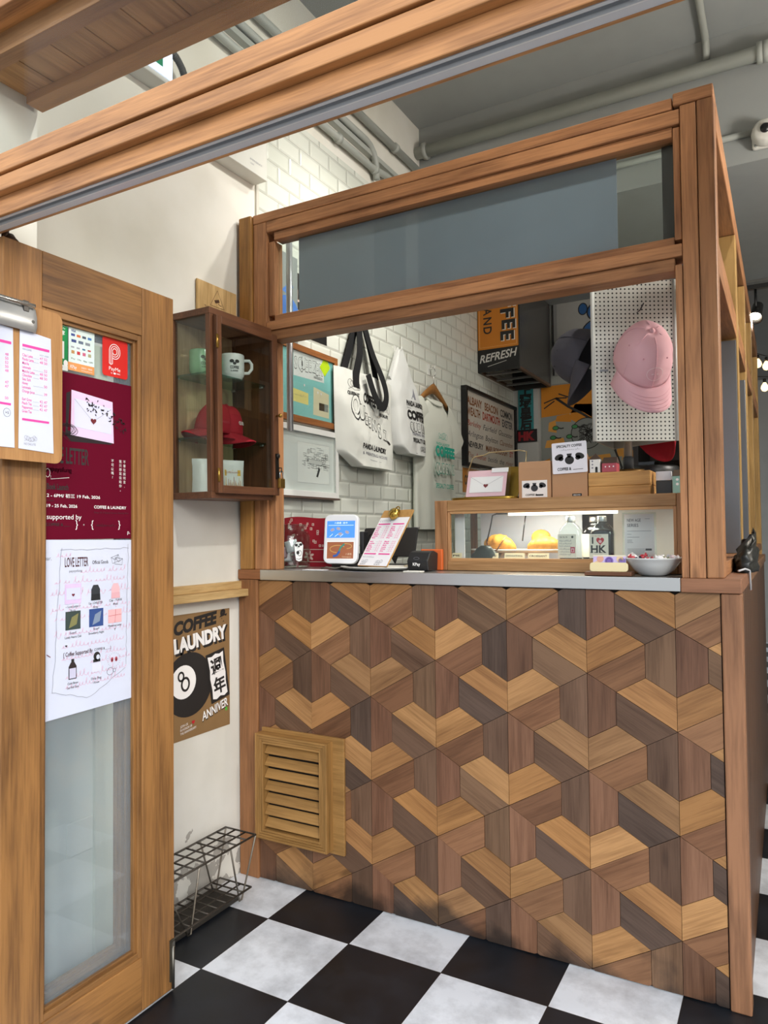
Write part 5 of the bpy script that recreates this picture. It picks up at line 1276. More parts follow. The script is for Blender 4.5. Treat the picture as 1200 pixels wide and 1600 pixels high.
for k, c in enumerate(('#c4868c', '#a84a4a', '#d7cfd6', '#cda9b4', '#8f9bb0', '#e0dce0')):
    a = rg.uniform(0, 6.28); p = Vector(J)+Vector((.028*math.cos(a), .028*math.sin(a), .012+.012*k)); d = Vector((math.cos(a+1), math.sin(a+1), rg.uniform(-.2, .5))).normalized(); u_ = Vector((rg.uniform(-.3, .3), rg.uniform(-.3, .3), 1)).normalized()
    def nt(u, v, p=p, d=d, u_=u_): return p+d*(u-.5)*.055+u_*(v-.3)*.045+d.cross(u_)*.006*math.sin(u*5+k)
    o = MB().sheet(nt, 8, 5, plain(c, .7)).build('banknote'); so = o.modifiers.new('thickness', 'SOLIDIFY'); so.thickness = .0006
    tag(o, 'crumpled banknote lying inside the glass tip jar', 'banknote', 'banknotes in the tip jar')

cl = MB(); RC = plain('#9a1224', .85); fb = face_y(-1.768, 2.350, CT+.001)
fb.warp = lambda a, b: .006*math.sin(a*28)+.004*nz(a*20, b*15, 2)
cl.sheet(lambda u, v: fb.p(u*.265, v*.192+.004*math.sin(u*7), 0), 30, 14, RC)
cl.sheet(lambda u, v: fb.p((1-u)*.265, v*.192+.004*math.sin((1-u)*7), -.006), 30, 14, RC)
CRM = plain('#d9b9ae', .8); rg = random.Random(12)
for k in range(26):
    u, v = rg.uniform(.02, .25), rg.uniform(.075, .185); s = rg.uniform(.004, .006); cl.rect(fb, u-s, v-s, u+s, v+s, CRM, 3); cl.rect(fb, u-s*.4, v-s*.4, u+s*.4, v+s*.4, RC, 5)
for v in (.018, .066): cl.line(fb, [(.0+.01*k, v) for k in range(27)], .0025, CRM, 4)
for u in (.235, .12, .03):
    for k in range(6): a = k*PI/3+.3; cl.disc(fb, u+.013*math.cos(a), .041+.013*math.sin(a), .009, .005, CRM, 4, 10, a)
tag(cl.build('red_bandana'), 'red patterned bandana hanging behind the glass jar', 'cloth')

# payment reader
rd = thing('payment_reader', 'white payment reader with blue screen standing on a black holder', 'payment terminal', (0, 0, 0))
wp = plain('#e2e3e6', .3)
f = face_y(-.064, 0, .018)
b = MB(); b.slab(f, 0, 0, .128, .176, .022, wp, .022); b.build('body', rd, .004, seg=3)
d = MB(); d.rect(f, .011, .092, .117, .153, emit('#3f78e0', 1.0, 'lit_screen'), 1)
sw = emit('#dfeaff', 1.0, 'lit_text'); tn = emit('#8f8a90', .6, 'lit_icon')
d.text(f, '八達通 · 拍卡', .064, .143, .005, sw, 2, al='M', w=.05); d.line(f, [(.016, .137), (.112, .137)], .001, sw, 2)
for u, v, a in ((.032, .121, .4), (.055, .125, -.3), (.088, .112, -.4), (.062, .106, .2)): d.disc(f, u, v, .009, .006, tn, 2, 6, a)
for u in (.022, .042, .062): d.line(f, [(u, .096), (u+.012, .106)], .001, sw, 3)
d.build('screen', rd)
d = MB(); bz = plain('#a3613f', .4); d.rect(f, .010, .014, .118, .082, plain('#f1f0ee', .3), 1); d.rect(f, .014, .018, .114, .077, bz, 2)
d.ring(f, .055, .052, .030, .013, .003, plain('#c99a58', .4), 3, 24, .6, 4.6); d.ring(f, .085, .062, .022, .009, .003, plain('#c99a58', .4), 3, 20, -1.4, 1.8); d.line(f, [(.038, .026), (.052, .030), (.062, .044)], .008, plain('#2f5aa8', .4), 4); d.line(f, [(.060, .044), (.066, .058), (.080, .070)], .006, plain('#3f8a7a', .4), 4)
d.text(f, '八達通', .085, .031, .006, plain('#e6c9a8', .4), 3, w=.022); d.text(f, 'Octopus', .072, .022, .005, plain('#e6c9a8', .4), 3, w=.034)
d.build('card_area', rd)
rd.location = (-1.388, 2.165, 1.112); rd.rotation_euler = (math.radians(-7), 0, math.radians(12))
hd_ = thing('reader_holder', 'black plastic holder with a coiled lead behind the white payment reader', 'holder', (-1.385, 2.24, CT+.001))
MB().box(-1.45, -1.315, 2.205, 2.29, CT+.001, CT+.055, plain('#1a1a1c', .4)).build('base', hd_, .006); MB().box(-1.335, -1.318, 2.215, 2.25, CT+.055, CT+.135, plain('#1a1a1c', .4)).build('arm', hd_, .003)
tag(MB().tube([(-1.45+.02*k+.012*math.sin(k*2.1), 2.135+.010*math.cos(k*1.7), CT+.006+.006*abs(math.sin(k))) for k in range(8)], .0022, plain('#6f6a60', .6), 8).build('cable'), 'thin grey lead looping under the payment reader', 'cable')
tag(MB().slab(Frame((-1.50, 2.095, CT+.0025), (1, 0, 0), (0, 1, 0)), 0, 0, .085, .04, .002, plain('#e4e4e4', .5)).build('paper_slip'), 'white slip of paper at the edge of the steel worktop below the payment reader', 'paper')

# menu clipboard on its tray
tr_ = MB(); tr_.lathe([(.02, .004), (.13, .004), (.142, .010), (.146, .013), (.142, .014), (.128, .008), (.02, .008)], plain('#dcd9d0', .4), (-1.245, 2.19, CT), 40, sy=.62)
tag(tr_.build('oval_tray'), 'shallow off white oval tray under the pink menu board', 'tray')
mbd = thing('menu_board', 'leaning menu board with a brass clip and pink lettered sheet', 'menu', (-1.245, 2.17, CT+.012))
r_ = Vector((.93, -.37, 0)).normalized(); bk_ = Vector((.37, .93, 0)).normalized(); al_ = math.radians(33); up_ = Vector((0, 0, 1))*math.cos(al_)+bk_*math.sin(al_)
mo = Vector((-1.313, 2.165, CT+.018)); f = Frame(mo, r_, up_)
MB().slab(f, -.002, -.002, .160, .228, .004, wood('#bd9157', '#9a6f3a', 'Z', .6, 2, 0, 'hardboard'), .006).build('board', mbd)
s_ = MB(); f_ = Frame(f.p(0, 0, .0008), r_, up_); s_.slab(f_, .0, .0, .158, .196, .0005, plain('#f1eff2', .6))
for u0, u1 in ((.006, .072), (.086, .146)): s_.rect(f_, u0, .166, u1, .171, PINK, 1); s_.rect(f_, u0, .044, u1, .049, PINK, 1)
rg = random.Random(31)
for c0, c1 in ((.006, .072), (.086, .146)):
    v = .155
    for k in range(14):
        if k != 7:
            s_.text(f_, rg.choice(('Latte', 'Flat White', 'Mocha', 'Matcha', 'Cold Brew', 'Lemon', 'Black', 'Dirty')), c0, v, .0052, PINK, 1, w=rg.uniform(.016, .03), bold=.03); s_.text(f_, rg.choice(('42', '47', '50', '52')), c1-.018, v, .005, PINK, 1, w=.007); s_.text(f_, rg.choice(('42', '47', '50', '52')), c1-.007, v, .005, PINK, 1, w=.007); s_.line(f_, [(c0+.034, v+.001), (c1-.02, v+.001)], .0005, GREYI, 1)
        v -= .0076
s_.text(f_, 'C O F F E E &', .006, .178, .009, GREYI, 1, w=.062); s_.scribble(f_, .006, .07, .032, .006, GREYI, 1, 2, .0006); doodle(s_, f_, .012, .010, .03, .014, GREYI, 1, 3, .0008); doodle(s_, f_, .090, .010, .03, .014, GREYI, 1, 4, .0008); s_.text(f_, 'QUEEN ST', .010, .003, .005, INK, 1, w=.03); s_.text(f_, 'NO SALUTE', .088, .003, .005, INK, 1, w=.03)
s_.build('menu_sheet', mbd)
c_ = MB(); bp_ = f.p(.079, .205, .004); BRS = plain('#c2a04c', .22, .95)
rings = []
for rr, dd in ((.004, .022), (.016, .020), (.022, .012), (.024, .002), (.021, .000), (.018, .006), (.01, .013), (.002, .016)):
    rings.append([bp_+r_*rr*math.cos(2*PI*k/24)+up_*rr*.95*math.sin(2*PI*k/24)+f.n*dd for k in range(24)])
c_.loft(rings, BRS); c_.tube([bp_+up_*.018+f.n*.004+r_*.012*math.cos(a)+up_*.014*math.sin(a) for a in (-.5, .2, .8, 1.4, 1.8, 2.4, 3.0, 3.6)], .0022, BRS, 8)
c_.build('brass_clip', mbd)
sc_ = MB(); sc_.tube([(-1.335+.012*math.cos(a), 2.30, 1.215+.018*math.sin(a)) for a in [2*PI*k/14 for k in range(14)]], .0028, plain('#18181a', .4), 8, True); sc_.bar((-1.333, 2.30, 1.198), (-1.322, 2.30, 1.115), .007, .003, plain('#3a3a3c', .3, .7), (0, 1, 0)); sc_.bar((-1.330, 2.303, 1.198), (-1.335, 2.303, 1.115), .007, .003, plain('#3a3a3c', .3, .7), (0, 1, 0))
tag(sc_.build('scissors'), 'black handled scissors standing behind the menu board', 'scissors')
# tablet stand
tb = thing('tablet', 'dark grey tablet seen from behind on a stand beside the menu board', 'tablet', (-1.31, 2.44, CT))
f = Frame((-1.215, 2.395, 1.150), (-.99, .10, .0), (0, .25, .97)); tbm = plain('#2f2e2e', .35)
fq = Frame((-1.442, 2.40, 1.150), (.99, -.10, 0), (-.0, .30, .95)); b = MB(); b.slab(fq, 0, 0, .245, .112, .008, tbm, .008); b.build('case', tb, .002)
MB().box(-1.37, -1.27, 2.43, 2.52, CT+.002, CT+.010, tbm).bar((-1.32, 2.47, CT+.03), (-1.32, 2.425, 1.175), .05, .006, tbm, (1, 0, 0)).build('stand', tb, .002)
MB().box(-1.225, -1.205, 2.427, 2.44, 1.250, 1.258, plain('#cfcfcc', .2, .9)).build('camera_corner', tb, .001)
# card reader
kp = thing('card_reader', 'small black card reader with an orange back beside the pastry case', 'payment terminal', (-1.068, 2.19, CT+.001))
bk = plain('#1b1b1d', .45); b = MB()
b.loft([[(-1.105, y, z), (-1.034, y, z)] for y, z in ()] or [[(x, 2.150, CT+.003), (x, 2.22, CT+.003), (x, 2.225, CT+.060), (x, 2.195, CT+.068), (x, 2.165, CT+.064), (x, 2.142, CT+.035)] for x in (-1.108, -1.104, -1.036, -1.032)], bk, smooth=False)
b.build('body', kp, .003); MB().box(-1.098, -1.018, 2.226, 2.24, CT+.001, CT+.072, plain('#d8662c', .5)).build('back_shell', kp, .003)
f = Frame((-1.085, 2.1465, CT+.016), (1, 0, 0), (0, -.24, .97)); f.u = Vector((0, -.02, 1)).normalized(); f.o = Vector((-1.085, 2.1405, CT+.020)); q = MB(); q.text(f, 'KPay', 0, 0, .010, WHITEI, 1, w=.027, bold=.02); q.ring(f, .014, .024, .010, .004, .0006, GREYI, 1); q.build('lettering', kp)
for k, (x, y, w_) in enumerate(((-1.10, 2.10, .062),)):
    tag(MB().slab(Frame((x, y, CT+.004), (1, 0, 0), (0, 1, 0)), 0, 0, w_, .03, .0035, plain('#e9e6dc', .6)).build('card_stack'), 'little stack of white cards in front of the black card reader', 'card')
tag(MB().sheet(lambda u, v: Vector((-1.165+.085*u, 2.23+.02*u, CT+.002+.038*v*(.35+u*.65))), 6, 4, plain('#d8cdb4', .7)).sheet(lambda u, v: Vector((-1.08-.085*u, 2.252-.02*u, CT+.002+.038*v*(1-u*.65))), 6, 4, plain('#d8cdb4', .7)).build('folded_receipt'), 'folded cream paper standing between the menu board and the card reader', 'paper')

# ------------------------------------------------------------------ pastry case
pc = thing('pastry_case', 'wood framed glass pastry case with a bright strip lamp on the worktop', 'case', (-.65, 2.40, CT))
ax0, ax1, ay0, ay1, az0, az1 = -1.050, -.240, 2.240, 2.580, CT+.001, 1.344
wx = wood('#b98d5e', '#82592f', 'X', .5, 1, .4, 'case_timber'); wz = wood('#b5855a', '#805632', 'Z', .5, 1, .4, 'case_timber'); wy = wood('#b58658', '#7d552e', 'Y', .5, 1, .3, 'case_timber')
for n_, a, b_, c, mt in (('bottom_rail', ax0+.046, ax1-.04, (az0, 1.141), wx), ('top_rail', ax0+.046, ax1-.04, (1.307, az1), wx)): MB().box(a, b_, ay0, ay0+.022, *c, mt).build(n_, pc, .002)
for a, b_ in ((ax0, ax0+.045), (ax1-.039, ax1)): MB().box(a, b_, ay0, ay0+.024, az0, az1, wz).build('stile', pc, .002)
bd = MB(); bd.box(ax0+.046, ax0+.055, ay0+.004, ay0+.016, 1.141, 1.307, wz).box(ax1-.049, ax1-.040, ay0+.004, ay0+.016, 1.141, 1.307, wz).box(ax0+.055, ax1-.049, ay0+.004, ay0+.016, 1.141, 1.150, wx).box(ax0+.055, ax1-.049, ay0+.004, ay0+.016, 1.298, 1.307, wx); bd.build('glazing_bead', pc, .001)
MB().box(ax0+.02, ax1-.02, ay0+.025, ay1, az0, 1.140, wx).build('floor_board', pc); MB().box(ax0, ax1, ay0+.025, ay1, 1.326, az1, wx).build('top_board', pc, .001)
MB().box(ax0+.046, ax1-.04, ay0+.008, ay0+.011, 1.143, 1.306, glass('#f6faf8')).build('front_pane', pc); MB().box(ax0+.004, ax0+.008, ay0+.026, ay1-.02, 1.141, 1.325, glass('#f2f6f4')).build('side_pane', pc)
for xx in (ax0, ax1-.02): MB().box(xx, xx+.02, ay1-.022, ay1, 1.141, 1.325, wz).build('rear_post', pc)
LED = emit('#fff0d6', 4.0, 'led_strip')
tbx = MB(); tbx.box(-.80, -.455, ay0+.034, ay0+.056, 1.2895, 1.299, LED); tbx.build('strip_lamp', pc); MB().box(-.81, -.445, ay0+.03, ay0+.060, 1.2995, 1.3255, plain('#e8e6df', .4)).build('lamp_fitting', pc)
bl_ = bpy.data.lights.new('strip_lamp_light', 'AREA'); bl_.shape = 'RECTANGLE'; bl_.size = .32; bl_.size_y = .02; bl_.energy = 1.7; bl_.color = (1.0, .93, .82)
bo = bpy.data.objects.new('strip_lamp_light', bl_); COL.objects.link(bo); bo.location = (-.68, ay0+.047, 1.287); bo.rotation_euler = (math.radians(18), 0, 0)
tag(MB().box(-.985, -.615, 2.50, 2.504, 1.1405, 1.318, plain('#d5dbe6', .35)).build('backing_sheet'), 'pale blue glossy backing sheet inside the pastry case', 'sheet')
tag(MB().box(-.995, -.960, 2.285, 2.289, 1.1405, 1.312, plain('#e6e3e6', .4)).build('end_card'), 'white upright card at the left end inside the pastry case', 'card')
tag(MB().box(-.52, -.275, 2.545, 2.549, 1.1405, 1.318, plain('#cfcec8', .4)).build('rear_card'), 'pale upright board behind the bottles at the right end of the pastry case', 'card')
pt = thing('platter', 'long white raised platter of pastries in the pastry case', 'plate', (-.79, 2.37, 1.1405))
MB().lathe([(.01, .026), (.15, .026), (.178, .034), (.180, .037), (.174, .038), (.148, .031), (.01, .030)], plain('#efece6', .25), (-.79, 2.37, 1.1405), 44, sy=.42).build('dish', pt)
MB().lathe([(.10, 0), (.09, .004), (.08, .026)], plain('#efece6', .25), (-.79, 2.37, 1.1405), 32, sy=.42, caps=False).build('foot', pt)
CRU = wood('#e3a247', '#a8611c', 'X', .45, 4, 0, 'baked_crust')
def croissant(loc, rz, s, label):
    t = MB(); rings = []
    for k in range(41):
        v = k/40; a = (v-.5)*2.3; e = math.sin(PI*v)**.6; rr = (.004+.024*e)*(1+.13*abs(math.sin(v*PI*6.5)))*s
        c = Vector((.055*math.sin(a), .030*(1-math.cos(a))-.01, .020*s*e+.004))*s; d = Vector((math.cos(a), math.sin(a), 0)); u = Vector((0, 0, 1)); sd_ = d.cross(u)
        rings.append([c+sd_*rr*math.cos(2*PI*i/16)+u*rr*.82*math.sin(2*PI*i/16) for i in range(16)])
    t.loft(rings, CRU); o = t.build('croissant', None, base=(0, 0, 0)); o.location = loc; o.rotation_euler = (0, 0, rz); return tag(o, label, 'pastry')
croissant((-.700, 2.350, 1.173), .2, 1.0, 'golden croissant at the right end of the platter')
croissant((-.735, 2.385, 1.190), 1.9, 1.05, 'darker croissant leaning over the golden one on the platter')
croissant((-.860, 2.365, 1.173), -.3, 1.1, 'pale croissant at the left end of the platter')
tg = MB(); tm = plain('#3a3a3a', .3, .9)
tg.tube([(-.885, 2.30, 1.205), (-.872, 2.305, 1.262), (-.868, 2.31, 1.292), (-.855, 2.315, 1.297), (-.80, 2.34, 1.297), (-.765, 2.35, 1.296)], .0024, tm, 8); tg.tube([(-.885, 2.30, 1.205), (-.880, 2.30, 1.180), (-.865, 2.30, 1.171), (-.850, 2.30, 1.176), (-.82, 2.31, 1.225)], .0024, plain('#8a5a3a', .3, .9), 8)
tg.tube([(-.765, 2.35, 1.296), (-.772, 2.35, 1.25), (-.778, 2.35, 1.205)], .0022, tm, 8)
tag(tg.build('tongs'), 'bent wire serving tongs resting on the platter', 'tongs')
cp = MB(); rings = []
for k in range(9):
    v = k/8; rings.append([(-.885+.05*math.cos(2*PI*i/18)*(1-.75*v**2)+.004*math.sin(3*i+k), 2.280+.008*math.sin(2*PI*i/18)*(1-.5*v), 1.1415+.050*v) for i in range(18)])
cp.loft(rings, plain('#2f332b', .4)); tag(cp.build('wrapped_sweet'), 'dark crumpled packet at the front left of the pastry case', 'packet')
for k, (x, lab) in enumerate(((-1.0, 'small cream price ticket alone at the left end of the pastry case'), (-.905, 'small cream price ticket behind the dark crumpled packet'), (-.815, 'small cream price ticket under the left of the platter'), (-.735, 'small cream price ticket under the right of the platter'))):
    f = Frame((x, 2.272 if k else 2.266, 1.1412), (1, 0, 0), (0, .2, .98)); m = MB(); wd_ = .035 if k == 0 else .068
    m.slab(f, 0, 0, wd_, .026, .001, plain('#ecdfbd', .6)); m.text(f, ('PIE', 'SCONE', 'CHOCOLATE ROLL', 'CROISSANT')[k], .004, .014, .006, INK, 1, w=wd_-.01, bold=.02); m.text(f, '$ 28', wd_*.4, .004, .005, INK, 1); tag(m.build('price_ticket'), lab, 'ticket')

# bottles of cold brew
def flask(x, y, label, full, draw):
    t = thing('flask_bottle', label, 'bottle', (x, y, 1.1405)); z0 = 1.1405
    def ring(w_, d_, z, n=36):
        return [(x+w_*abs(math.cos(a))**.55*(1 if math.cos(a) > 0 else -1), y+d_*abs(math.sin(a))**.7*(1 if math.sin(a) > 0 else -1), z0+z) for a in [2*PI*i/n for i in range(n)]]
    prof = [(.030, .016, 0), (.036, .020, .003), (.037, .021, .012), (.037, .021, .088), (.034, .019, .100), (.024, .014, .113), (.014, .012, .120), (.0125, .0125, .127)]
    MB().loft([ring(*p) for p in prof], GL).build('glass_body', t)
    if full: MB().loft([ring(w_*.93, d_*.90, z+(.004 if z == 0 else 0)) for w_, d_, z in prof[1:6] if z < (.105 if full > 1 else .075)], plain('#1d0f0a', .1)).build('cold_brew', t)
    cpz = [(.0138, .124), (.0145, .126), (.0145, .140), (.0135, .142), (.001, .142)]; MB().lathe(cpz, plain('#c9c9c7', .3, .9), (x, y, z0), 24).build('screw_cap', t)
    f = Frame((x-.0355, y-.0218, z0+.012), (1, 0, 0), (0, 0, 1)); f.r = f.r*.84; f.u = f.u*.95; m = MB(); m.slab(f, 0, 0, .069, .078, .0006, plain('#ece4d6', .6)); draw(m, f); m.build('paper_label', t)
    return t
def l_small(m, f):
    rg = random.Random(3); m.text(f, 'C&L No. 04', .006, .066, .006, INK, 1, w=.03); m.disc(f, .055, .069, .004, .004, INK, 1)
    for k in range(6): m.scribble(f, .006, .050, .055-k*.009, .005, GREYI, 1, k, .0006)
    m.rect(f, .047, .016, .064, .036, plain('#b8334e', .6), 1); m.rect(f, .050, .019, .061, .032, plain('#e6b9c0', .6), 2); m.rect(f, .053, .021, .058, .028, plain('#b8334e', .6), 3)
def l_hk(m, f):
    m.text(f, 'GET WELL SOON.', .010, .070, .004, plain('#b0603a', .6), 1, w=.035); m.text(f, 'I', .010, .048, .020, INK, 1, bold=.05); m.heart(f, .040, .056, .030, RED, 1); m.disc(f, .040, .054, .006, .005, plain('#e6b9c0', .6), 2); m.text(f, 'HK', .006, .018, .024, INK, 1, w=.056, bold=.03)
    for u in (.006, .020, .040): m.rect(f, u-.002, .0172, u+.008, .0192, INK, 2)
    m.text(f, 'COLD BREW COFFEE', .018, .008, .003, INK, 1, w=.03)
flask(-.600, 2.290, 'clear flask bottle with a small pink stamp on its label, left in the case', 1, l_small)
flask(-.502, 2.290, 'dark cold brew flask bottle with a red heart on its label', 2, l_hk)
flask(-.545, 2.37, 'half hidden flask bottle behind and between the two labelled bottles', 1, lambda m, f: m.scribble(f, .01, .06, .05, .006, GREYI, 1, 3, .0006))
flask(-.415, 2.385, 'dark capped flask bottle behind the acrylic menu stand', 1, lambda m, f: m.scribble(f, .01, .06, .05, .006, GREYI, 1, 8, .0006))
MB_ = MB(); f = Frame((-.442, 2.290, 1.142), (.985, .17, 0), (.06, .20, .97)); f.u = (Vector((.05, .22, .97))-Vector((.985, .17, 0))*(Vector((.05, .22, .97)).dot(Vector((.985, .17, 0))))).normalized(); f.n = f.r.cross(f.u)
st_ = thing('menu_stand', 'clear acrylic stand holding the new age series menu in the pastry case', 'menu', (-.39, 2.285, 1.1405))
m = MB(); m.slab(f, .006, .006, .092, .148, .0008, plain('#ece8ec', .6)); m.text(f, 'NEW AGE', .014, .124, .010, plain('#55525a', .6), 1, w=.040, bold=.01); m.text(f, 'SERIES', .014, .108, .010, plain('#55525a', .6), 1, w=.033, bold=.01)
m.rect(f, .066, .132, .080, .1335, GREYI, 1)
for k, (v, w_) in enumerate(((.094, .07), (.084, .012), (.075, .035), (.066, .014), (.062, .014), (.058, .017), (.038, .05), (.034, .055), (.030, .05), (.026, .055), (.022, .04))): m.rect(f, .014, v, .014+w_, v+.0013, GREYI, 1)
m.rect(f, .066, .034, .084, .040, INK, 1); m.scribble(f, .06, .086, .016, .010, plain('#c58fa0', .6), 1, 3, .0008); m.build('menu_sheet', st_)
m = MB(); fb2 = Frame(f.p(0, 0, -.0015), f.r, f.u); m.slab(fb2, 0, 0, .098, .154, .0015, GL); m.build('acrylic_sleeve', st_)

# in front of the case: card holder and bowl of sweets
ch_ = thing('card_holder', 'small wooden holder of lilac cards standing on the worktop before the case', 'card holder', (-.447, 2.12, CT+.001))
MB().box(-.512, -.382, 2.095, 2.150, CT+.001, CT+.012, dark_wood('X')).build('base', ch_, .002)
f = Frame((-.500, 2.110, CT+.0125), (1, 0, 0), (0, .15, .99)); m = MB(); m.slab(f, 0, 0, .106, .026, .006, plain('#e9d9a8', .5), .008); m.build('front_lip', ch_, .001)
f = Frame((-.494, 2.122, CT+.0125), (1, 0, 0), (0, .22, .97)); m = MB(); m.slab(f, 0, 0, .092, .047, .004, plain('#c9b9e6', .6))
for u, v, c in ((.020, .052, '#dba58f'), (.075, .058, '#e6c7a0'), (.085, .030, '#8f78c0'), (.012, .020, '#e6c7a0')): m.disc(f, max(.012, min(.08, u)), min(v, .036), .010, .010, plain(c, .6), 1)
m.disc(f, .045, .030, .012, .012, plain('#7a5fb0', .6), 1); m.ring(f, .045, .030, .007, .008, .001, INK, 2); m.rect(f, .0, .043, .092, .047, plain('#e8dfc8', .6), 3); m.build('card_pack', ch_)
bw = thing('bowl', 'wide white bowl of wrapped sweets at the right end of the worktop', 'bowl', (-.333, 2.165, CT+.001)); Bc = (-.333, 2.165, CT+.001)
MB().lathe([(.001, .002), (.034, .0), (.038, .003), (.052, .014), (.066, .032), (.077, .046), (.080, .048), (.079, .0505), (.074, .049), (.063, .036), (.048, .018), (.034, .008), (.001, .007)], plain('#d9d9d6', .2), Bc, 48).build('dish', bw)
rg = random.Random(17)
for k in range(16):
    a = rg.uniform(0, 6.28); rr = .058*math.sqrt(rg.random()); c = plain(('#e8e6e6', '#2a3040', '#b2323c', '#e8e6e6', '#6a7a4a', '#e6d2d4')[k % 6], .3)
    p = Vector((Bc[0]+rr*math.cos(a), Bc[1]+rr*math.sin(a), Bc[2]+.041+rg.uniform(0, .012))); d = Vector((rg.uniform(-1, 1), rg.uniform(-1, 1), rg.uniform(-.3, .5))).normalized(); o = d.orthogonal().normalized(); e = d.cross(o)
    m = MB(); prof = ((-.016, .007), (-.009, .0015), (-.008, .005), (-.003, .007), (.003, .007), (.008, .005), (.009, .0015), (.016, .007))
    m.loft([[p+d*x+(o*math.cos(2*PI*i/10)+e*math.sin(2*PI*i/10)*.8)*r2*(1+.15*(i % 2)) for i in range(10)] for x, r2 in prof], c)
    tag(m.build('wrapped_candy'), 'twist wrapped sweet heaped in the white bowl', 'sweet', 'wrapped sweets in the bowl')

# ------------------------------------------------------------------ on top of the pastry case
ZT = 1.3445
bt = thing('brass_stand', 'folded brass stand with a wire loop on the left of the pastry case', 'stand', (-.90, 2.33, ZT))
BRP = plain('#8a6f2c', .32, .85)
rings = [[(-.90+.118*abs(math.cos(a))**.6*(1 if math.cos(a) > 0 else -1), 2.325+.052*abs(math.sin(a))**.8*(1 if math.sin(a) > 0 else -1), ZT+z) for a in [2*PI*i/40 for i in range(40)]] for z in (.0, .004, .010)]
MB().loft(rings, BRP).build('base', bt, .001)
f = Frame((-.985, 2.355, ZT+.010), (1, 0, 0), (0, .30, .954)); m = MB(); m.slab(f, 0, 0, 0, 0, .002, BRP, pts=[(-.005, 0), (.190, 0), (.215, .108), (.150, .112), (.024, .098)]); m.build('back_plate', bt)
MB().tube([(-.984, 2.38, ZT+.10), (-.970, 2.39, ZT+.150), (-.962, 2.39, ZT+.158), (-.925, 2.39, ZT+.162), (-.905, 2.39, ZT+.170), (-.80, 2.40, ZT+.172), (-.775, 2.40, ZT+.166), (-.778, 2.39, ZT+.10)], .0022, plain('#c9b489', .3, .9), 8).build('wire_loop', bt)
ek = thing('envelope_pack', 'clear packet with a pink card and white envelope sealed with a heart', 'stationery', (-.895, 2.325, ZT+.0115))
f = Frame((-.972, 2.318, ZT+.0115), (1, 0, 0), (.12, .32, .94)); f.u = (Vector((.10, .32, .94))-Vector((1, 0, 0))*.10).normalized(); f.n = f.r.cross(f.u)
m = MB(); m.slab(f, .004, .002, .146, .098, .0012, plain('#e6bfc8', .6)); m.build('pink_card', ek)
m = MB(); f_ = Frame(f.p(0, 0, .002), f.r, f.u); m.slab(f_, .016, .016, .134, .074, .0012, plain('#efefee', .6)); m.line(f_, [(.016, .074), (.072, .040), (.134, .074)], .0008, GREYI, 1); m.heart(f_, .074, .040, .018, DKRED, 2); m.build('envelope', ek)
m = MB(); m.slab(Frame(f.p(0, 0, .0025), f.r, f.u), .09, .088, .150, .104, .0006, plain('#f2f2f2', .5)); m.build('white_tag', ek)
m = MB(); f_ = Frame(f.p(0, 0, .0040), f.r, f.u); m.slab(f_, -.002, 0, .160, .106, .0008, glass('#ffffff', 1.5, .08, 'cellophane')); m.build('clear_sleeve', ek)
KR = plain('#b48a66', .75)
def kraft(x0, x1, y0, y1, h, label):
    t = thing('kraft_box', label, 'box', ((x0+x1)/2, (y0+y1)/2, ZT)); m = MB()
    m.loft([[(x0, y0, ZT), (x1, y0, ZT), (x1, y1, ZT), (x0, y1, ZT)], [(x0, y0, ZT+h*.82), (x1, y0, ZT+h*.82), (x1, y1, ZT+h*.82), (x0, y1, ZT+h*.82)], [(x0+.001, y0+.002, ZT+h), (x1-.001, y0+.002, ZT+h), (x1-.001, y0+.012, ZT+h), (x0+.001, y0+.012, ZT+h)]], KR, smooth=False)
    m.build('carton', t, .002); return t
k1 = kraft(-.778, -.669, 2.318, 2.372, .123, 'small kraft coffee box with a white label on the pastry case')
def beans(m, f, cu, cv, s, mat):
    m.disc(f, cu, cv-.004*s, .014*s, .013*s, mat, 1, 20); m.poly(f, [(cu-.005*s, cv+.004*s), (cu+.005*s, cv+.004*s), (cu+.008*s, cv+.016*s), (cu-.008*s, cv+.016*s)], mat, 1)
    for sg in (-1, 1): m.disc(f, cu+sg*.032*s, cv+.007*s, .014*s, .009*s, mat, 1, 18, sg*.35*-1); m.disc(f, cu+sg*.026*s, cv+.002*s, .008*s, .007*s, mat, 1, 14)
f = face_y(-.766, 2.3172, ZT+.004); m = MB(); m.slab(f, 0, 0, .085, .056, .0006, plain('#ebe7e4', .6)); beans(m, f, .0425, .034, .85, plain('#2f2f33', .6)); m.text(f, 'COFFEE &', .012, .006, .006, INK, 1, w=.040, bold=.03); m.rect(f, .046, .005, .072, .010, INK, 1); m.build('label', k1)['label'] = 'white label printed with black beans'
k2 = kraft(-.666, -.552, 2.320, 2.385, .140, 'tall kraft coffee box behind a white card on the pastry case')
m = MB(); m.rect(face_y(-.60, 2.3195, ZT+.004), 0, 0, .03, .008, INK, 1); m.text(face_y(-.60, 2.3195, ZT+.0055), 'BREWED', .004, 0, .004, WHITEI, 2, w=.022); m.build('black_label', k2)
f = Frame((-.661, 2.3155, 1.421), (1, .0, .03), (-.03, .0, 1)); m = MB(); m.slab(f, 0, 0, .112, .100, .0012, plain('#e9e7ee', .6), .004); m.text(f, 'SPECIALTY COFFEE', .056, .084, .008, INK, 1, w=.082, al='M', bold=.03); m.scribble(f, .026, .090, .074, .006, GREYI, 1, 4, .0005); beans(m, f, .056, .046, 1.05, INK); m.text(f, 'COFFEE &', .016, .010, .009, INK, 1, w=.045, bold=.04); m.rect(f, .066, .010, .098, .0115, INK, 1)
tag(m.build('coffee_card'), 'white card with black coffee beans leaning on the tall kraft box', 'card')
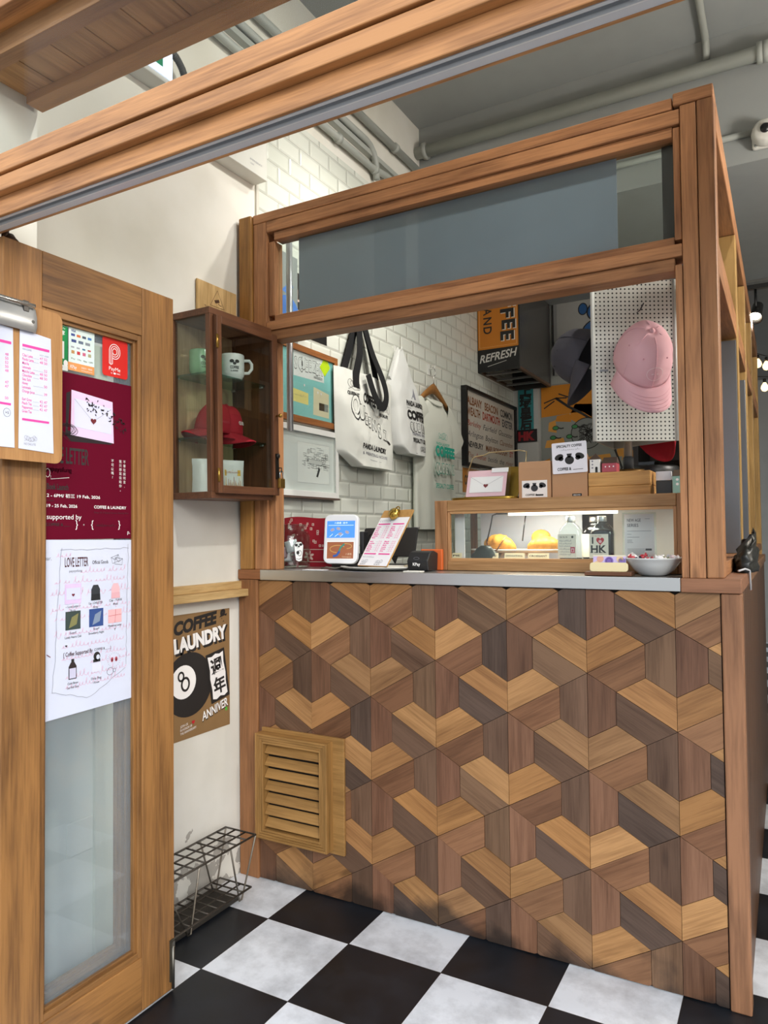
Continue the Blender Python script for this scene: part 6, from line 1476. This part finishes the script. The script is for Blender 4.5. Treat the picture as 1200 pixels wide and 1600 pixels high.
# wood block with little cartons
blk = MB(); wb = wood('#c99a5c', '#94642e', 'X', .5, 1.4, .3, 'oak_block'); blk.box(-.549, -.362, 2.320, 2.520, ZT, ZT+.032, wb).box(-.549, -.362, 2.320, 2.520, ZT+.0325, ZT+.076, wb)
tag(blk.build('oak_block', None, .002), 'solid light wooden block on the pastry case under the pegboard stand', 'block')
ZB = ZT+.0765
def milk(x, y, z, w_, h, col, roof, label, dots):
    t = thing('milk_carton', label, 'carton', (x, y, z)); c = plain(col, .5); r2 = plain(roof, .6); d = w_
    MB().box(x, x+w_, y, y+d, z, z+h, c).build('carton', t, .001)
    MB().loft([[(x-.001, y-.001, z+h), (x+w_+.001, y-.001, z+h), (x+w_+.001, y+d+.001, z+h), (x-.001, y+d+.001, z+h)], [(x+w_*.48 if dots == 'n' else x+.002, y+d*.45, z+h+.020), (x+w_*.52 if dots == 'n' else x+w_-.002, y+d*.45, z+h+.020), (x+w_*.52 if dots == 'n' else x+w_-.002, y+d*.55, z+h+.020), (x+w_*.48 if dots == 'n' else x+.002, y+d*.55, z+h+.020)]], r2, smooth=False).build('gable', t)
    f = face_y(x, y-.0006, z); m = MB()
    if dots == 'n':
        for k in range(3): m.disc(f, w_*.28, h*.86-k*h*.25, w_*.09, w_*.09, GREYI, 1)
        m.rect(f, w_*.55, 0, w_*.78, h*.36, INK, 1); m.disc(f, w_*.665, h*.36, w_*.115, w_*.1, INK, 1)
    elif dots == 'r':
        for k in range(3): m.disc(f, w_*.25+k*w_*.27, h*.6, w_*.05, w_*.05, WHITEI, 1)
    else:
        for k in range(2): m.disc(f, w_*.3, h*.8-k*h*.25, w_*.09, w_*.09, WHITEI, 1)
        m.rect(f, w_*.6, 0, w_*.9, h*.3, WHITEI, 1)
    m.build('print', t); return t
milk(-.545, 2.325, ZB, .032, .042, '#e9e6e0', '#4a3a30', 'tiny white house shaped carton with a brown roof on the wooden block', 'n')
milk(-.507, 2.325, ZB, .045, .028, '#b04a56', '#4a3a30', 'tiny red house shaped carton with a brown roof on the wooden block', 'r')
milk(-.300, 2.330, ZT, .045, .055, '#8fb7aa', '#5a4a3e', 'mint green house shaped carton beside the right post on the pastry case', 'm')
tag(MB().slab(face_y(-.352, 2.36, ZT+.045), 0, 0, .045, .028, .02, plain('#e2e3e8', .5)).slab(face_y(-.352, 2.36, ZT), 0, 0, .045, .044, .03, plain('#3a3b38', .5)).build('label_box', None, .001), 'small dark box with a white top beside the mint green carton', 'box')

# pegboard display stand with three faces
PX, PY = -.450, 2.455
pg = thing('pegboard_stand', 'three sided white pegboard cap display on a pole and brass base', 'display stand', (PX, PY, ZB))
def pegboard_material():
    m = bpy.data.materials.new('perforated_board'); m.use_nodes = True
    n, l = m.node_tree.nodes, m.node_tree.links; b = n['Principled BSDF']
    t = n.new('ShaderNodeTexCoord'); mp = n.new('ShaderNodeMapping'); mp.inputs['Scale'].default_value = (1/.0133, 1/.0133, 0); l.new(t.outputs['UV'], mp.inputs[0])
    fr = n.new('ShaderNodeVectorMath'); fr.operation = 'FRACTION'; l.new(mp.outputs[0], fr.inputs[0])
    sb = n.new('ShaderNodeVectorMath'); sb.operation = 'DISTANCE'; sb.inputs[1].default_value = (.5, .5, 0); l.new(fr.outputs[0], sb.inputs[0])
    lt = n.new('ShaderNodeMath'); lt.operation = 'LESS_THAN'; lt.inputs[1].default_value = .21; l.new(sb.outputs['Value'], lt.inputs[0])
    mx = n.new('ShaderNodeMix'); mx.data_type = 'RGBA'; l.new(lt.outputs[0], mx.inputs[0]); mx.inputs[6].default_value = lin('#cfcfc6'); mx.inputs[7].default_value = lin('#0c0c0c')
    l.new(mx.outputs[2], b.inputs['Base Color']); b.inputs['Roughness'].default_value = .45
    return m
PEG = pegboard_material(); PW = .262; AP = PW/(2*math.sqrt(3))
pz0, pz1 = 1.520, 2.035
fwd = Vector((-.4865, .8737, 0)).normalized(); edge = plain('#c4c5bf', .4)
PF = []
for k in range(3):
    a = k*2*PI/3; n_ = Matrix.Rotation(a, 3, 'Z') @ (-fwd); r_ = Vector((-n_.y, n_.x, 0))
    f = Frame(Vector((PX, PY, 0))+n_*AP-r_*PW/2, r_, (0, 0, 1)); PF.append(f)
    m = MB(); m.slab(f, .004, pz0, PW-.004, pz1, .004, edge)
    f0 = len(m.f); u0, u1, v0, v1 = .0135, PW-.0085, pz0+.012, pz1-.010
    m.rect(f, .005, pz0+.001, PW-.005, pz1-.001, PEG, 1)
    m.uv[f0] = [(0, 0), (PW-.010, 0), (PW-.010, pz1-pz0-.002), (0, pz1-pz0-.002)]
    m.build('pegboard_panel', pg)
m = MB()
for k in range(3):
    c = PF[k].p(0, 0, 0); m.tube([c+Vector((0, 0, pz0)), c+Vector((0, 0, pz1))], .006, edge, 10)
m.build('corner_trim', pg)
MB().lathe([(.0135, 1.47), (.0135, 2.0)], plain('#aeb0b0', .4, .7), (PX, PY, 0), 20).build('pole', pg); MB().lathe([(.017, ZB+.012), (.017, 1.474), (.0135, 1.478)], plain('#37393b', .6), (PX, PY, 0), 16).build('pole_socket', pg)
MB().lathe([(.052, ZB), (.052, ZB+.006), (.050, ZB+.008), (.050, ZB+.013), (.018, ZB+.014)], plain('#7a5c34', .35, .8), (PX, PY, 0), 36).build('base', pg)
hk_ = MB(); f = PF[0]; hk_.tube([f.p(.142, 1.930, .001), f.p(.142, 1.930, .03), f.p(.146, 1.945, .05)], .002, plain('#3a3a3a', .3, .9), 8)
f = PF[0]; hk_.rect(f, .020, 1.742, .047, 1.749, plain('#8a8f94', .4), 3); hk_.build('peg_hook', pg)
def hang(cap_o, fr, u, z, roll=0, out=.004, tilt=0):
    zc = fr.n; yc = Vector((0, 0, -1)); xc = yc.cross(zc).normalized()
    R = Matrix((xc, yc, zc)).transposed()
    R = Matrix.Rotation(roll, 3, zc) @ Matrix.Rotation(tilt, 3, xc) @ R
    cap_o.matrix_world = Matrix.Translation(fr.p(u, z, out)) @ R.to_4x4()
pk_ = cap('baseball_cap', 'pink baseball cap hanging on the front of the white pegboard', PINKC, plain('#d29aa4', .9))
f = Frame((0, .118, .05), (-1, 0, 0), (0, 0, 1)); q = MB()
def wpk(u, v):
    e = math.asin(min(.98, (.05+v)/.118)); k = math.cos(e)**.72
    return (.094*k*math.sqrt(max(0, 1-(u/(.078*k))**2)))+.0030-.118
f.warp = wpk; wth = plain('#f0dcdc', .8)
q.ring(f, 0, .0, .022, .018, .0012, wth, 1, 26); q.line(f, [(-.010, .0), (-.004, .001)], .002, wth, 1); q.line(f, [(.004, .001), (.010, .0)], .002, wth, 1); q.build('embroidery', pk_)
hang(pk_, PF[0], .128, 1.750, .06, .066, math.radians(34)); pk_.scale = (1.06, 1.16, 1.12)
gk = cap('baseball_cap', 'dark grey baseball cap hanging on the left side of the pegboard', GREYC, plain('#34323a', .9)); hang(gk, PF[2], .140, 1.815, 0, .052, math.radians(28))
rk = dup(gk, (0, 0, 0), 'red baseball cap hidden behind the pegboard with only its brim showing')
for ch in rk.children:
    ch.data = ch.data.copy()
    for i in range(len(ch.data.materials)): ch.data.materials[i] = REDC
hang(rk, PF[1], .110, 1.625, 0, .04, math.radians(20))

# shelf things seen behind the pegboard
ct_ = thing('lidded_tub', 'round clear tub with a black lid behind the pegboard pole', 'tub', (-.43, 2.75, 1.344))
tag(MB().box(-.78, -.23, 2.66, 2.94, CT+.001, 1.343, plain('#5a5148', .6)).build('back_cabinet', None, .003), 'low dark cabinet standing on the bench behind the pastry case', 'cabinet')
MB().lathe([(.085, .001), (.088, .006), (.088, .085), (.086, .09)], glass('#dfe2dc', 1.45, 0.02, 'tub_plastic'), (-.43, 2.78, 1.344), 36).build('tub', ct_); MB().lathe([(.094, .090), (.096, .094), (.096, .118), (.090, .124), (.001, .124)], plain('#151515', .4), (-.43, 2.78, 1.344), 36).build('lid', ct_)
tag(MB().lathe([(.045, 0), (.05, .02), (.05, .10), (.04, .11), (.001, .11)], plain('#c98a3a', .5), (-.60, 2.80, 1.344), 28).build('orange_tin'), 'orange tin behind the little white carton', 'tin')
for k in range(3): pass
rk_ = thing('shelf_rack', 'dark shelf rack with glass shelves behind the right post of the screen', 'shelf', (-.27, 3.2, 0))
for z in (1.36, 1.50): MB().box(-.52, -.285, 3.05, 3.33, z, z+.012, glass('#cfd8d6', 1.5)).build('glass_shelf', rk_)
MB().box(-.54, -.52, 3.05, 3.35, 0, 1.9, plain('#2a2623', .5)).box(-.285, -.265, 3.05, 3.35, 0, 1.9, plain('#2a2623', .5)).box(-.52, -.285, 3.33, 3.35, 0, 1.9, plain('#4a4239', .6)).build('frame', rk_)

# ------------------------------------------------------------------ aisle on the right: bag, lamps, ceiling device
bg_ = MB(); rings = []
for k in range(10):
    v = k/9; rings.append([(-.114+.032*(1-.25*v**3)*math.cos(2*PI*i/28)*(abs(math.cos(2*PI*i/28))**-.25 if abs(math.cos(2*PI*i/28)) > .1 else 1.2)+.014*nz(i*.6, k*.6, 3), 2.50+.13*math.sin(2*PI*i/28)*(1-.3*v**4)+.01*nz(i*.8, k*.9, 6), CT+.001+(.085+.035*math.sin(2*PI*i/28+1)+.02*nz(i*.5, 1, 4))*v+.010*nz(i*.7, k, 9)*(k > 0)) for i in range(28)])
bg_.loft(rings, plain('#20211e', .35)); tag(bg_.build('black_bag'), 'crumpled black plastic bag on the side ledge by the corner post', 'bag')
tag(MB().tube([(-.125, 2.30, CT+.010), (-.110, 2.34, CT+.014), (-.100, 2.38, CT+.008), (-.099, 2.39, CT-.05)], .003, plain('#cfcfd2', .3), 8).build('white_cable'), 'white lead hanging over the side ledge by the corner post', 'cable')
dv = thing('ceiling_device', 'round white alarm sounder on the face of the ceiling beam', 'alarm', (-.045, 3.62, 2.995)); dm_ = plain('#dcdad2', .4)
MB().box(-.10, .01, 3.615, 3.649, 2.945, 3.045, dm_).build('back_box', dv, .012); MB().lathe([(.055, 0), (.058, -.01), (.050, -.045), (.040, -.055), (.001, -.058)], dm_, (-.045, 3.615, 2.998), 32, axis='Y').build('dome', dv)
MB().lathe([(.020, -.056), (.020, -.066), (.001, -.068)], plain('#1b1b1c', .3), (-.045, 3.615, 2.998), 24, axis='Y').build('lens', dv)
MB().lathe([(.006, -.036), (.006, -.040)], plain('#8a8a86', .4), (-.085, 3.650, 2.955), 12, axis='Y').build('screw', dv)
# track lights along the back of the shop
tk = thing('light_track', 'black lighting track hanging under the back ceiling', 'light track', (.1, 4.6, 2.60)); BKM = plain('#101011', .45)
MB().box(-.19, 1.2, 4.58, 4.61, 2.60, 2.625, BKM).build('rail', tk); MB().tube([(.5, 4.595, 2.625), (.5, 4.595, 2.90)], .006, BKM, 8).tube([(1.1, 4.595, 2.625), (1.1, 4.595, 2.90)], .006, BKM, 8).build('drop_rod', tk)
def track_lamp(x, y, z, tgt, energy, label, lamp=True, ztop=2.60, size=75, col=(1, .93, .82)):
    t = thing('spot_lamp', label, 'lamp', (x, y, z)); d = (Vector(tgt)-Vector((x, y, z))).normalized(); q = d.to_track_quat('-Z', 'Y').to_matrix()
    P = lambda v: Vector((x, y, z))+q @ Vector(v); m = MB()
    rings = [[P((r*math.cos(2*PI*i/20), r*math.sin(2*PI*i/20), zz)) for i in range(20)] for r, zz in ((.020, .085), (.028, .08), (.030, .0), (.040, -.045), (.036, -.044), (.026, -.01))]
    m.loft(rings, BKM, caps=False); m.add(rings[0], [tuple(range(20))], BKM); m.build('lamp_can', t)
    MB().tube([(x, y, ztop), (x, y, z+.05), P((0, 0, .03))], .007, BKM, 8).build('stem', t)
    MB().loft([[P((r*math.cos(2*PI*i/18), r*math.sin(2*PI*i/18), zz)) for i in range(18)] for r, zz in ((.026, -.012), (.026, -.02), (.018, -.032), (.002, -.038))], emit('#fff3da', 14.0 if lamp else 6.0, 'lamp_glass')).build('lamp_glass', t)
    if lamp: spot('spot_lamp_light', P((0, 0, -.06)), tgt, energy, col, size, .7, .04)
    return t
track_lamp(-.128, 4.595, 2.46, (-.3, 3.6, 1.4), 14, 'lit black spot lamp nearest the timber screen on the back track')
track_lamp(.02, 4.595, 2.36, (.6, 5.2, 1.0), 10, 'lower black spot lamp pointing away on the back track')
st2 = thing('string_lights', 'string of small clear bulbs across the back of the shop', 'string lights', (0, 5.5, 2.4)); m = MB()
cat_ = [(-.20+.1*k, 5.5+.03*k, 2.45-.05*math.sin(k*.9)) for k in range(12)]; m.tube(cat_, .003, BKM, 6); m.tube([(-.22+.1*k, 5.6, 2.30-.03*math.sin(k*.5)) for k in range(12)], .003, BKM, 6); m.build('lead', st2)
for k, (x, y, z) in enumerate([(-.15, 5.51, 2.42), (-.10, 5.52, 2.40), (-.115, 5.6, 2.27), (.02, 5.55, 2.40), (.15, 5.6, 2.27)]):
    c = MB(); c.lathe([(.010, 0), (.010, -.025)], BKM, (x, y, z), 10).build('socket', st2)
    MB().lathe([(.008, -.025), (.022, -.05), (.024, -.065), (.016, -.082), (.002, -.088)], emit('#ffd9a0', 2.6, 'bulb_glass'), (x, y, z), 14).build('bulb', st2)
# ceiling spot lamps over the shop, just outside the picture
track_lamp(.55, 1.40, 3.25, (-1.75, 1.65, 2.15), 105, 'black spot lamp under the front ceiling aimed at the white wall', True, 3.53, 80, (1, .97, .91))
track_lamp(.20, 2.30, 3.25, (-1.3, 2.9, 2.2), 60, 'black spot lamp under the front ceiling aimed over the timber screen', True, 3.53, 90, (1, .97, .91))
track_lamp(-.85, 2.62, 3.28, (-1.75, 2.75, 1.75), 60, 'black spot lamp over the counter aimed at the tote bags', True, 3.53, 85, (1, .96, .88))

pl_ = thing('fill_globe', 'round opal fill globe added out of view over the shop aisle to brighten the ceiling', 'lamp', (1.0, 2.7, 2.55))  # added lamp out of view, lifts the ceiling, beam and back of the shop
MB().tube([(1.0, 2.7, 2.72), (1.0, 2.7, 3.53)], .006, BKM, 8).build('cord', pl_); MB().lathe([(.03, .155), (.035, .13), (.02, .165)], BKM, (1.0, 2.7, 2.56), 20).build('cap', pl_)
MB().lathe([(.15*math.sin(a), .15-.15*math.cos(a)) for a in [PI*k/16 for k in range(17)]], emit('#fff4e2', 4.0, 'fill_globe_glass'), (1.0, 2.7, 2.41), 32).build('globe', pl_)
pp = bpy.data.lights.new('fill_globe_light', 'POINT'); pp.energy = 70; pp.color = (1, .95, .88); pp.shadow_soft_size = .16  # fill light of the added globe, set below it
po = bpy.data.objects.new('fill_globe_light', pp); COL.objects.link(po); po.location = (1.0, 2.7, 2.24)
